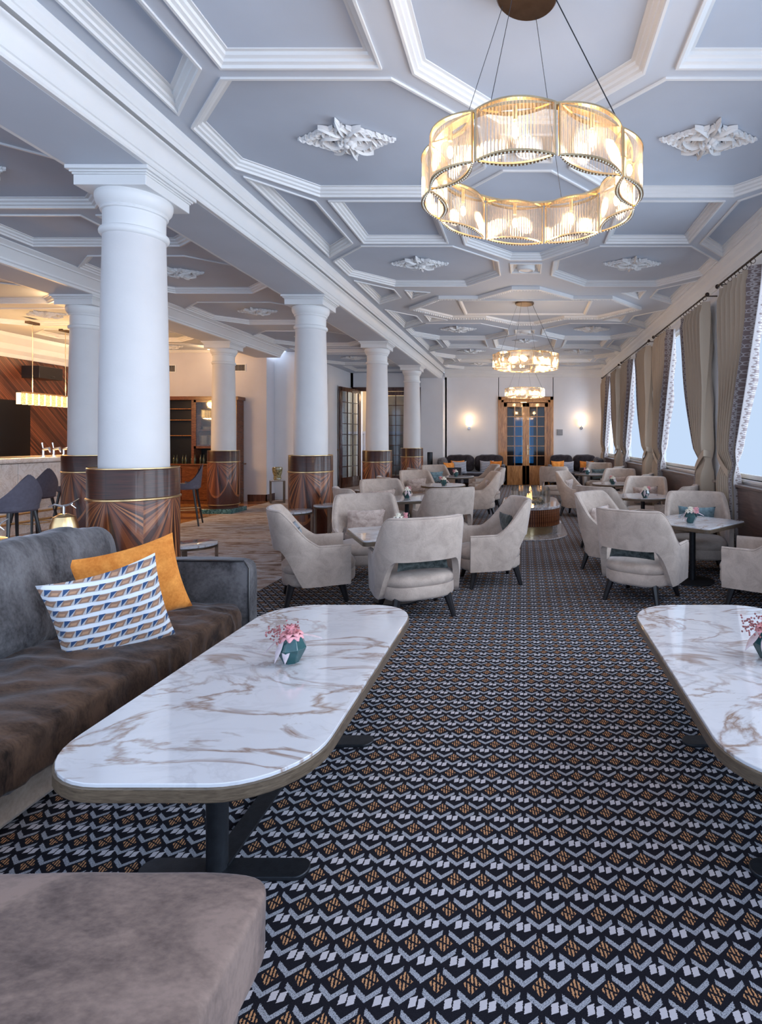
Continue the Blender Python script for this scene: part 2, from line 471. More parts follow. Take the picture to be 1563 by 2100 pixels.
def ceiling(name, x0, x1, y0, y1, z, polys, mat='ceil'):
    loops = [[Vector((x0, y0, 0)), Vector((x1, y0, 0)), Vector((x1, y1, 0)), Vector((x0, y1, 0))]]
    for p in polys:
        q = inset(p, .004); loops.append([Vector((a, b, 0)) for a, b in q])
    tris = tessellate_polygon(loops); vs = [v for l in loops for v in l]
    c = struct(MB().add([(v.x, v.y, z) for v in vs], [t for t in tris]).build(name, mat))
    for p in polys:
        mb, inner = frame_mb(p, z, PROF)
        mb.build('panel_frame', 'mould', c)
        MB().prism(inner, z+.058, z+.075).build('ceiling_panel', 'panel', c)
    return c
def octa(cx, cy, hx, hy, cx_=.5, cy_=.53):
    return [(cx-hx, cy-hy+cy_), (cx-hx+cx_, cy-hy), (cx+hx-cx_, cy-hy), (cx+hx, cy-hy+cy_), (cx+hx, cy+hy-cy_), (cx+hx-cx_, cy+hy), (cx-hx+cx_, cy+hy), (cx-hx, cy+hy-cy_)]
X0 = .03
polys = []
ROWS = [(1.27, .82), (4.17, .82), (7.07, .82), (11.2, .82), (13.95, .8), (16.3, .70)]
for cy, hy in ROWS:
    for s in (-1, 1): polys.append(octa(X0+s*1.355, cy, 1.02, hy, .5, .53 if hy > .75 else .42))
for cy, hy in ((2.72, 1.12), (5.62, 1.12), (12.57, 1.05), (15.12, .86)):
    polys.append(octa(X0, cy, .70, hy))
    h2 = hy-.57
    for s in (-1, 1):
        polys.append([(X0+s*x, y) for x, y in ((.87, cy-h2), (1.83, cy-h2), (1.83, cy+h2), (.87, cy+h2))])
        polys.append([(X0+s*x, y) for x, y in ((2.37, cy-h2-.47), (1.94, cy-h2), (1.94, cy+h2), (2.37, cy+h2+.47))])
for cy in (4.17, 7.07, 11.2, 13.95):
    polys.append([(X0+a*.20, cy+b*.20) for a, b in ((-1, -1), (1, -1), (1, 1), (-1, 1))])
for s in (-1, 1):
    polys.append([(X0+s*x, y) for x, y in ((2.37, 7.60), (1.92, 8.05), (1.92, 8.52), (2.37, 8.92))])
    polys.append([(X0+s*x, y) for x, y in ((2.37, 9.28), (1.92, 9.78), (1.92, 10.3), (2.37, 10.78))])
    for a, b in ((8.10, 8.62), (10.22, 9.70)):
        polys.append([(X0+s*1.78, a), (X0+s*1.78, b), (X0+s*1.42, (a+b*1.0)/2-(.14 if a < 9 else -.14))])
star = [(.20, 7.90), (.73, 8.42), (1.33, 8.42), (1.93, 9.14), (1.33, 9.86), (.73, 9.86), (.20, 10.38)]
star = [(X0+x, y) for x, y in star]+[(X0-x, y) for x, y in star[::-1]]
ceil = ceiling('ceiling', XL-.12, XR+.02, YB, YF, ZC, polys)
# star shaped raised moulding with egg-and-dart and the rectangle inside it
mb, _ = frame_mb(star, ZC, [(0, 0), (0, -.05), (.03, -.055), (.05, -.03), (.085, -.025), (.10, -.004), (.12, 0)])
mb.build('star_moulding', 'mould', ceil)
egg = MB(); ring = inset(star, .045)
for i in range(len(ring)):
    p, q = Vector(ring[i]), Vector(ring[(i+1) % len(ring)]); n = max(2, int((q-p).length/.045))
    for k in range(n):
        a = p.lerp(q, (k+.5)/n); egg.ball((a.x, a.y, ZC-.046), .017, 6, 4)
stuff(egg.build('egg_moulding', 'mould', ceil, smooth=True))
mb, _ = frame_mb([(X0+a*1.06, 9.14+b*.50) for a, b in ((-1, -1), (1, -1), (1, 1), (-1, 1))], ZC, [(0, 0), (0, -.022), (.03, -.022), (.05, -.006), (.055, 0)])
mb.build('rectangle_moulding', 'mould', ceil)
# acanthus rosettes
def rosette_mb(L, W):
    mb = MB(); rnd = random.Random(3)
    def leaf(x, y, ang, l, w, h=.03):
        def fn(u, v):
            a = (v-.5)*2; ww = w*(math.sin(PI*min(1, .10+u*.90)))**.6*(1+.30*math.sin(u*17))
            c, s_ = math.cos(ang+.5*u*u*rnd_c), math.sin(ang+.5*u*u*rnd_c); px, py = u*l, a*ww
            pz = h*(.25+.75*math.sin(PI*min(1, u*.85)))*(1-.75*abs(a)**1.5)+h*.35*math.cos(a*9)*.3
            return (x+px*c-py*s_, y+px*s_+py*c, -pz)
        mb.grid(fn, 11, 7)
    for s_ in (-1, 1):
        base = 0 if s_ > 0 else PI
        for k in range(6):
            t = k/5; x = s_*(.03+t*L*.66); wv = W*(1-t)
            for q in (-1, 1):
                rnd_c = q*s_*1.2; leaf(x, q*wv*.10, base+q*s_*(1.30-.65*t), .055+wv*.52, .024, .045-.015*t)
                rnd_c = -q*s_*1.4; leaf(x+s_*.02, q*wv*.42, base+q*s_*(.75-.4*t), .06+wv*.25, .020, .036)
                mb.ball((x+s_*.03, q*(wv*.55+.012), -.02), .014*(1.2-.6*t), 7, 5)
        rnd_c = 0; leaf(s_*L*.62, 0, base, L*.38, .022, .03)
        for d in (-.9, -.45, 0, .45, .9): rnd_c = d*1.5; leaf(0, s_*.02, s_*PI/2+d, W*(1-.28*abs(d)), .021, .055)
    for k in range(9): rnd_c = 1.6; leaf(0, 0, k*2*PI/9+.3, .075, .020, .07)
    mb.ball((0, 0, -.06), .024, 8, 6)
    return mb
ros = rosette_mb(.37, .25).build('ceiling_rosette', 'mould', ceil, smooth=True); ros.location = (X0-1.355, 4.13, ZC+.058)
def addros(x, y, z, par, s=1.0):
    r = ros.copy(); C.objects.link(r); r.parent = par; r.location = (x, y, z); r.scale = (s, s, s)
for cy, _ in ROWS[1:]:
    for s in (-1, 1):
        if (cy, s) != (4.17, -1): addros(X0+s*1.355, cy-.04, ZC+.058, ceil, 1.0 if cy < 16 else .8)
addros(X0, 12.5, ZC+.058, ceil, .8)
for cy in (4.17, 7.07, 11.2, 13.95):
    MB().lathe([(.115, ZC+.06), (.115, ZC-.02), (.105, ZC-.035), (.09, ZC-.04), (.085, ZC-.03), (.05, ZC-.03), (.03, ZC-.04), (.0, ZC-.04)], (X0, cy), 24, False).build('ceiling_boss', 'mould', ceil, smooth=True)

# middle bay ceiling and bar bay ceiling
p2 = [octa(-4.40, cy, 1.0, hy, .45, .42) for cy, hy in ((4.35, .62), (7.05, .80), (9.15, .80), (11.4, .85), (14.3, .95))]
p2 += [[(-5.30, 5.12), (-4.12, 5.12), (-4.12, 5.95), (-5.30, 5.95)], [(-3.98, 5.12), (-3.44, 5.12), (-3.44, 5.75), (-3.7, 5.95), (-3.98, 5.95)],
       [(-5.30, 12.45), (-3.5, 12.45), (-3.5, 13.1), (-5.30, 13.1)], [(-5.1, 15.5), (-3.5, 15.5), (-3.5, 16.7), (-5.1, 16.7)],
       [(-5.36, 1.0), (-3.44, 1.0), (-3.44, 3.5), (-5.36, 3.5)]]
ceil2 = ceiling('ceiling_middle', -5.62, -3.1, YB, 18.6, ZC2, p2)
for cy in (4.35, 7.05, 9.15, 11.4, 14.3): addros(-4.42, cy, ZC2+.058, ceil2, .9)
p3 = [octa(-7.75, cy, 1.35, .62, .5, .35) for cy in (7.4, 8.95, 10.5, 12.0)]
ceil3 = ceiling('ceiling_bar', -9.85, -6.1, YB, 12.9, ZC3, p3)
for cy in (7.4, 8.95, 10.5, 12.0): addros(-7.75, cy, ZC3+.058, ceil3, .9)

# beams with cornices
rt = [(-3.16, SOF), (-2.567, SOF), (-2.558, SOF+.012), (-2.558, SOF+.035), (-2.548, SOF+.040), (-2.546, SOF+.06)]
for k in range(1, 7):
    t = k/6; rt.append((-2.545+.048*(1-math.cos(t*PI/2)), SOF+.06+.10*math.sin(t*PI/2)))
rt += [(-2.490, SOF+.166), (-2.490, SOF+.176)]
rt2 = [(-2.54, SOF+.204), (-2.486, SOF+.204), (-2.480, SOF+.235), (-2.472, SOF+.240), (-2.466, SOF+.262), (-2.450, SOF+.280), (-2.447, SOF+.29), (-2.447, ZC+.06), (-3.16, ZC+.06), (-3.16, SOF+.204)]
bm_ = struct(MB().sweep(rt+[(-3.16, SOF+.176)], YB, YF).build('beam_main', 'mould', smooth=True, angle=.5))
MB().sweep([(-2.53, SOF+.17), (-2.53, SOF+.21), (-3.1, SOF+.21), (-3.1, SOF+.17)], YB, YF).build('shadow_gap', 'slot', bm_)
MB().sweep(rt2, YB, YF).build('upper_cornice', 'mould', bm_, smooth=True, angle=.5)
MB().sweep([(-3.13, SOF-.001), (-2.60, SOF-.001), (-2.60, SOF+.01), (-3.13, SOF+.01)], YB, YF).build('soffit', 'ceil', bm_)
MB().sweep([(-3.15, SOF), (-3.19, SOF+.03), (-3.19, SOF+.06), (-3.22, SOF+.08), (-3.24, ZC2-.03), (-3.30, ZC2), (-3.15, ZC2)], YB, YF).build('side_cornice', 'mould', bm_)
b2 = struct(MB().sweep([(-6.14, SOF), (-5.56, SOF), (-5.56, SOF+.03), (-5.54, SOF+.04), (-5.54, SOF+.06), (-5.47, SOF+.15), (-5.45, SOF+.155), (-5.45, SOF+.17), (-5.40, ZC2-.01), (-5.40, ZC2+.08), (-6.22, ZC2+.08), (-6.22, ZC3-.02), (-6.18, SOF+.03)], YB, 12.6).build('beam_bar', 'mould'))
MB().sweep([(-6.10, SOF-.001), (-5.60, SOF-.001), (-5.60, SOF+.01), (-6.10, SOF+.01)], YB, 12.6).build('soffit', 'ceil', b2)

# ---------------------------------------------------------------- walls
WIN = [(-2.42, .34), (.86, 3.60), (4.14, 6.89), (7.41, 10.17), (10.69, 13.44), (13.96, 16.70)]
WZ0, WZ1 = .96, 3.18
wr = MB(); ys = [YB]+[v for a in WIN for v in a]+[YF+.2]
for i in range(0, len(ys), 2): wr.box(XR, XR+.11, ys[i], ys[i+1], 0, ZC+.1)
for a, b in WIN: wr.box(XR, XR+.11, a, b, 0, WZ0); wr.box(XR, XR+.11, a, b, WZ1, ZC+.1)
struct(wr.build('wall_right', 'wall'))
tr = struct(MB().sweep([(XR, 3.335), (XR-.02, 3.34), (XR-.02, 3.40), (XR-.035, 3.41), (XR-.045, 3.47), (XR-.07, 3.50), (XR-.08, 3.56), (XR-.10, 3.58), (XR-.10, ZC+.02), (XR, ZC+.02)], YB, YF).build('trim_1', 'mould'))
for i, (a, b) in enumerate(WIN):
    wn = bpy.data.objects.new('window_%d' % (i+1), None); C.objects.link(wn); struct(wn)
    f = MB(); f.box(XR+.06, XR+.12, a, a+.05, WZ0, WZ1).box(XR+.06, XR+.12, b-.05, b, WZ0, WZ1).box(XR+.06, XR+.12, a, b, WZ0, WZ0+.05).box(XR+.06, XR+.12, a, b, WZ1-.05, WZ1)
    f.build('window_frame', 'mould', wn)
    MB().box(XR+.075, XR+.078, a+.05, b-.05, WZ0+.05, WZ1-.05).build('sheer_panel', 'sheer', wn)
    MB().box(XR-.02, XR+.10, a, b, WZ0-.03, WZ0).build('window_sill', 'mould', wn)
    if i >= 2:
        r = tag(MB().box(XR-.12, XR-.002, a+.05, b-.05, .10, .88).box(XR-.15, XR-.002, a+.02, b-.02, .88, .91).build('sill_cabinet', 'sillwood', bevel=.004),
            'dark brown low radiator cabinet under the %s window from the front' % ('nearest', 'second', 'third', 'farthest')[i-2], 'radiator cover', 'radiator cabinets under the windows')
# far wall with the glazed door
DX0, DX1, DZ1 = -.79, .93, 2.755
struct(MB().box(-2.46, DX0+.02, YF, YF+.2, 0, ZC).box(DX1-.02, XR+.3, YF, YF+.2, 0, ZC).box(DX0, DX1, YF, YF+.2, DZ1-.02, ZC).build('wall_far', 'wall'))
struct(MB().sweepx([(YF, 3.36), (YF-.03, 3.37), (YF-.04, 3.43), (YF-.07, 3.47), (YF-.09, 3.56), (YF-.12, 3.58), (YF-.12, ZC+.01), (YF, ZC+.01)], -2.46, XR).build('trim_2', 'mould'))
struct(MB().box(-3.13, -2.45, 16.75, 17.2, 0, SOF).build('pilaster', 'wall', bevel=.004))
struct(MB().box(-2.46, DX0, YF-.02, YF, 0, .12).box(DX1, XR, YF-.02, YF, 0, .12).build('baseboard_far', 'walnut'))
def glazed_door(name, x0, x1, y, z1, mat, ncols, nrows, hinge=None, rot=0, fw=.16, midx=True, kick=.30):
    root = bpy.data.objects.new(name, None); C.objects.link(root); struct(root)
    root.location = hinge or (0, 0, 0); root.rotation_euler[2] = rot
    return root
def leaf(root, x0, x1, y, z0, z1, mat, ncols, nrows, stile=.11, top=.12, kick=.34, pane='dglass', handle=None):
    d = MB().box(x0, x0+stile, y, y+.045, z0, z1).box(x1-stile, x1, y, y+.045, z0, z1).box(x0, x1, y, y+.045, z1-top, z1).box(x0, x1, y, y+.045, z0, z0+kick).build('door_leaf', mat, root, bevel=.004)
    gx0, gx1, gz0, gz1 = x0+stile, x1-stile, z0+kick, z1-top
    bars = MB()
    for i in range(1, ncols): xx = gx0+(gx1-gx0)*i/ncols; bars.box(xx-.011, xx+.011, y+.004, y+.04, gz0, gz1)
    for j in range(1, nrows): zz = gz0+(gz1-gz0)*j/nrows; bars.box(gx0, gx1, y+.004, y+.04, zz-.011, zz+.011)
    bars.build('glazing_bars', mat, d)
    for i in range(ncols):
        for j in range(nrows):
            a = gx0+(gx1-gx0)*i/ncols; b = gx0+(gx1-gx0)*(i+1)/ncols; c = gz0+(gz1-gz0)*j/nrows; e = gz0+(gz1-gz0)*(j+1)/nrows
            MB().box(a+.01, b-.01, y+.018, y+.024, c+.01, e-.01).build('pane', pane, d)
    if handle is not None:
        MB().box(handle-.015, handle+.015, y-.008, y, .95, 1.25).tube([(handle, y-.01, 1.12), (handle, y-.05, 1.12), (handle+.10, y-.05, 1.12)], .009).build('door_handle', 'brass', d)
    return d
d1 = glazed_door('door_1', 0, 0, 0, 0, 'oak', 2, 6)
fr = MB()
for o, yy, wd in ((0, YF-.05, .10), (.09, YF-.02, .08)):
    fr.box(DX0+o, DX0+o+wd, yy, YF+.1, 0, DZ1-o).box(DX1-o-wd, DX1-o, yy, YF+.1, 0, DZ1-o).box(DX0+o, DX1-o, yy, YF+.1, DZ1-o-wd, DZ1-o)
fr.build('door_frame', 'oak', d1, bevel=.005)
xm = (DX0+DX1)/2
leaf(d1, DX0+.165, xm-.002, YF+.02, .01, DZ1-.19, 'oak', 2, 6, .11, .12, .60)
leaf(d1, xm+.002, DX1-.165, YF+.02, .01, DZ1-.19, 'oak', 2, 6, .11, .12, .60, handle=xm+.06)
# room behind that door
rb = struct(MB().box(-1.6, 1.8, 19.4, 19.5, 0, 3).box(-1.65, -1.6, 17.4, 19.5, 0, 3).box(1.8, 1.85, 17.4, 19.5, 0, 3).box(-1.6, 1.8, 17.4, 19.5, -.05, 0).box(-1.6, 1.8, 17.4, 19.5, 3, 3.05).build('wall_behind_door', 'darkwood'))
MB().box(-.35, .35, 19.36, 19.38, .6, 2.2).build('lit_window', 'tealight', rb)
# middle bay walls
struct(MB().box(-5.55, -5.40, 13.1, 18.6, 0, ZC2).box(-5.90, -5.40, 13.0, 13.15, 0, SOF+.2).build('wall_middle', 'wall'))
struct(MB().box(-9.95, -5.88, 12.6, 13.1, 0, SOF+.3).build('wall_back_bar', 'wallgrey'))
struct(MB().box(-9.95, -9.8, YB, 12.7, 0, ZC3+.2).build('wall_left', 'herring'))
struct(MB().sweep([(-9.8, 2.98), (-9.78, 2.98), (-9.76, 3.05), (-9.70, 3.12), (-9.66, 3.22), (-9.55, 3.34), (-9.52, ZC3), (-9.8, ZC3)], YB, 12.6).build('trim_3', 'mould'))
struct(MB().box(-6.30, -5.87, 12.57, 12.6, 0, .16).box(-5.885, -5.87, 12.57, 13.0, 0, .16).build('baseboard_bar', 'darkwood'))
struct(MB().box(-5.41, -5.385, 13.15, 15.7, 0, .14).build('baseboard_middle', 'mould'))
struct(MB().box(-5.5, -5.32, YF, YF+.12, 0, ZC2).box(-3.2, -2.4, YF, YF+.12, 0, ZC2).box(-5.5, -3.1, YF, YF+.12, 3.05, ZC2).build('wall_middle_end', 'wall'))
d2 = glazed_door('door_2', 0, 0, 0, 0, 'darkwood', 2, 8)
MB().box(-5.36, -5.24, YF-.04, YF+.1, 0, 3.05).box(-3.27, -3.15, YF-.04, YF+.1, 0, 3.05).box(-5.36, -3.15, YF-.04, YF+.1, 2.93, 3.05).build('door_frame', 'darkwood', d2, bevel=.004)
leaf(d2, -4.42, -3.27, YF, .01, 2.92, 'darkwood', 3, 8, .12, .12, .3)
d3 = glazed_door('door_3', 0, 0, 0, 0, 'darkwood', 2, 8, hinge=(-5.08, 17.10, 0), rot=math.radians(180+78))
leaf(d3, .0, 1.18, -.02, .01, 2.96, 'darkwood', 3, 8, .12, .12, .3, pane='glass', handle=1.1)
leaf(d3, -.02, .0, -.02, .01, 2.96, 'darkwood', 1, 1, .008, .1, .3, pane='glass')
struct(MB().box(-5.6, -4.9, 18.5, 18.6, 1.2, ZC2).box(-4.9, -3.1, 18.5, 18.6, 0, ZC2).build('wall_corridor', plain('corridor_paint', (.60, .50, .34), .7, .03)))
struct(MB().box(-5.6, -4.9, 18.5, 18.6, 0, 1.2).box(-5.6, -3.1, 18.46, 18.52, 1.62, 1.70).box(-5.38, -4.6, 18.48, 18.5, 0, 1.62).build('trim_4', 'wallgrey'))
# wall vents
for i, (x, zc, nm) in enumerate(((-6.62, 3.06, 'white framed air grille high on wall right of the second bar column'), (-8.22, 3.04, 'white framed air grille high on wall left of the second bar column'))):
    g = thing('wall_vent', nm, 'vent', (x, 12.6, zc))
    MB().box(-.27, .27, -.015, 0, -.085, -.07).box(-.27, .27, -.015, 0, .07, .085).box(-.27, -.255, -.015, 0, -.07, .07).box(.255, .27, -.015, 0, -.07, .07).build('vent_frame', 'mould', g)
    MB().box(-.255, .255, -.004, 0, -.07, .07).build('vent_backing', 'slot', g)
    s0 = None
    for k in range(16):
        xx = -.24+k*.032
        if s0 is None: s0 = MB().box(-.004, .004, -.013, -.003, -.07, .07).build('slat', 'grille', g); s0.location = (xx, 0, 0)
        else: q = s0.copy(); C.objects.link(q); q.parent = g; q.location = (xx, 0, 0)
g = thing('wall_vent', 'small grey air grille high on wall beside the open glazed door', 'vent', (-5.40, 14.9, 3.02), -PI/2)
for k in range(9): MB().box(-.3, .3, -.012, 0, -.07+k*.016, -.063+k*.016).build('slat', 'grille', g)
tag(MB().box(-5.46, -5.40, 12.985, 13.0, 1.80, 1.87).build('thermostat', 'mould', bevel=.004), 'small white thermostat box on the wall above the glass vase', 'thermostat')
tag(MB().box(1.04, 1.22, YF-.02, YF, 1.56, 1.74).box(1.06, 1.20, YF-.024, YF-.02, 1.58, 1.72).build('notice_frame', 'grille', bevel=.003), 'small grey framed notice on wall right of the far oak door', 'notice')

# ---------------------------------------------------------------- columns
def column(x, y, label, plinth=False):
    t = thing('column', label, 'column', (x, y, 0), 0, 'white columns on sunburst wood bases')
    MB().box(-.30, .30, -.30, .30, 0, .09).build('plinth', 'greenmarble', t, bevel=.004)
    MB().lathe([(.262, .088), (.265, .16), (.283, .165), (.283, 1.185), (.278, 1.20), (.21, 1.20)], n=64).build('wood_base', 'burst', t, smooth=True)
    MB().lathe([(.283, .975), (.292, .98), (.292, .99), (.283, .995)], n=64, cap=False).lathe([(.283, .155), (.291, .16), (.291, .168), (.283, .172)], n=64, cap=False).lathe([(.279, 1.196), (.284, 1.198), (.284, 1.204), (.279, 1.206)], n=64, cap=False).build('brass_band', 'brass', t, smooth=True)
    MB().lathe([(.218, 1.20), (.215, 1.8), (.206, 2.3), (.194, 2.87), (.194, 2.90)], n=64).build('shaft', 'shaft', t, smooth=True)
    MB().lathe([(.19, 2.865), (.203, 2.87), (.214, 2.885), (.217, 2.90), (.212, 2.915), (.20, 2.922), (.194, 2.925), (.194, 3.04), (.206, 3.045), (.210, 3.055), (.206, 3.065), (.215, 3.075), (.232, 3.10), (.240, 3.13), (.240, 3.155), (.232, 3.167)], n=64).build('capital', 'mould', t, smooth=True)
    MB().box(-.25, .25, -.25, .25, 3.165, 3.235).box(-.257, .257, -.257, .257, 3.235, 3.248).box(-.268, .268, -.268, .268, 3.248, 3.262).box(-.285, .285, -.285, .285, 3.262, 3.2895).build('abacus', 'mould', t, bevel=.004)
    return t
column(BX, COLY[0], 'nearest large white column on a sunburst veneer base behind the brown sofa')
for y, l in zip(COLY[1:], ('second white column of the front row with small marble table before it', 'third white column of the front row, left of the open glazed door gap', 'farthest white column of the front row beside the black cylinder')):
    column(BX, y, l)
column(BX2, 7.40, 'white column beside the bar counter, left of the nearest column')
column(BX2, 10.75, 'white column standing on a green marble plinth by the plate cabinet')
tag(MB().lathe([(.08, 0), (.08, 1.04), (.07, 1.05)], (-2.78, 16.35), 24).build('cylinder_bin', 'steel', smooth=True), 'tall black cylindrical bin standing between far column and corner sofa', 'bin')

# ---------------------------------------------------------------- armchair
def sm(a, b, x): t = min(1, max(0, (x-a)/(b-a))); return t*t*(3-2*t)
def plan(s, off=0.0):
    """U curve, s in [-1,1]; returns x, y and outward normal (chair faces +Y)"""
    a = abs(s); sg = 1 if s >= 0 else -1
    hw, yf, yr = .345, .27, -.335
    if a > .62:
        t = (a-.62)/.38; p = (hw-.012*t, -.03+(yf+.03)*t); nrm = (1, .04)
    else:
        th = a/.62*PI/2; e = 2/2.5
        p = (hw*math.sin(th)**e, -.03+(yr+.03)*math.cos(th)**e if th < PI/2-1e-6 else -.03); nrm = (math.sin(th)**(2-e), -math.cos(th)**(2-e))
    L = math.hypot(*nrm)
    return (sg*(p[0]-off*nrm[0]/L), p[1]-off*nrm[1]/L)
def chair_shell():
    mb = MB(); NS, ring = 72, []
    NZ = 7
    for i in range(NS+1):
        s = -1+2*i/NS; a = abs(s)
        zt = .51+.31*(1-sm(.34, .70, a))
        zb = .17+.31*(1-sm(.26, .50, a))**.6
        th = .055-.01*sm(.7, 1, a)
        pts = []
        for k in range(NZ+1):
            z = zb+(zt-.025-zb)*k/NZ; pts.append((0, z))
        pts += [(.008, zt-.008), (.02, zt), (th-.02, zt), (th-.008, zt-.008)]
        for k in range(NZ, -1, -1):
            z = zb+(zt-.025-zb)*k/NZ; pts.append((th, z))
        row = []
        for off, z in pts:
            x, y = plan(s, off)
            fl = max(0, z-.40)
            x *= 1+.10*fl-.10*max(0, .35-z); y2 = y-(fl*.16)*(1-sm(.35, .8, a))+.03*max(0, .42-z)/.25*(1-sm(.5, .9, a))
            row.append((x, y2, z))
        ring.append(row)
    n = len(ring[0]); vs = [p for r in ring for p in r]
    fs = [(i*n+k, i*n+(k+1) % n, (i+1)*n+(k+1) % n, (i+1)*n+k) for i in range(NS) for k in range(n)]
    fs += [tuple(range(n)), tuple(NS*n+k for k in range(n))[::-1]]
    mb.add(vs, fs)
    pipe = MB(); pipe.tube([ring[i][NZ+1] for i in range(NS+1)], .006, 6)
    return mb, pipe
def sup(hx, hy, n, th): c, s = math.cos(th), math.sin(th); return (hx*math.copysign(abs(c)**(2/n), c), hy*math.copysign(abs(s)**(2/n), s))
def pad_mb(hx, hy, n, prof, N=40, c=(0, 0)):
    vs = []
    for k, z in prof:
        for i in range(N): x, y = sup(hx*k, hy*k, n, 2*PI*i/N); vs.append((c[0]+x, c[1]+y, z))
    fs = [(j*N+i, j*N+(i+1) % N, (j+1)*N+(i+1) % N, (j+1)*N+i) for j in range(len(prof)-1) for i in range(N)]
    fs += [tuple(range(N))[::-1], tuple((len(prof)-1)*N+i for i in range(N))]
    return MB().add(vs, fs)
shell_mb, pipe_mb = chair_shell()
def make_chair(label):
    t = thing('armchair', label, 'armchair', group='taupe velvet armchairs around the marble tables')
    shell_mb.build('shell', 'taupe', t, smooth=True, angle=1.2)
    pipe_mb.build('piping', 'taupe', t, smooth=True)
    pad_mb(.295, .305, 3.0, [(.93, .165), (.98, .175), (1, .19), (1, .262), (.985, .27)], c=(0, .03)).build('seat_frame', 'taupe', t, smooth=True)
    pad_mb(.290, .305, 3.0, [(.96, .270), (1.0, .285), (1.01, .315), (.98, .335), (.90, .352), (.7, .363), (.4, .37), (.1, .372)], c=(0, .03)).build('seat_cushion', 'taupe', t, smooth=True)
    for sx in (-1, 1):
        for sy in (-1, 1):
            x, y = sx*.20, sy*.20
            MB().tube([(x, y, .18), (x*1.22, y*1.22, 0)], [.034, .019], 8).build('leg', 'black', t, smooth=True)
    return t
def pillow_mb(w, h, T, sag=.0, seed=0, N=17, pinch=.12):
    mb = MB(); uv = []
    for side in (1, -1):
        vs = []
        for j in range(N):
            for i in range(N):
                u, v = 2*i/(N-1)-1, 2*j/(N-1)-1
                ed = (1-u*u)*(1-v*v)
                x = u*w/2*(1-pinch*(1-v*v)*abs(u)**3*.6); z = v*h/2*(1-pinch*(1-u*u)*abs(v)**3*.6)
                t = T/2*(max(0, ed)**.42)*(1+.18*noise.noise(Vector((u*2.3+seed, v*2.3, side))))
                z -= sag*(1-u*u)*max(0, v)**2*h
                t += .010*noise.noise(Vector((u*5+seed*3, v*5, side*2)))*min(1, ed*3)
                vs.append((x, side*t, z)); uv.append(((u+1)/2, (v+1)/2))
        fs = [(j*N+i, j*N+i+1, (j+1)*N+i+1, (j+1)*N+i) if side > 0 else (j*N+i, (j+1)*N+i, (j+1)*N+i+1, j*N+i+1) for j in range(N-1) for i in range(N-1)]
        mb.add(vs, fs)
    mb.uvs = uv; return mb
PIL = {}
def pillow(kind, label, loc, rx, rz, size=(.40, .30), T=.12, ry=0, name='pillow', group=None, sag=.03, seed=1):
    key = (kind, size, T, sag, seed)
    if key not in PIL:
        mb = pillow_mb(size[0], size[1], T, sag, seed); PIL[key] = mb.build(name, kind, smooth=True, uv=mb.uvs, angle=3); o = PIL[key]
    else: o = PIL[key].copy(); C.objects.link(o)
    o.location = loc; o.rotation_euler = (rx, ry, rz)
    return tag(o, label, 'cushion', group)
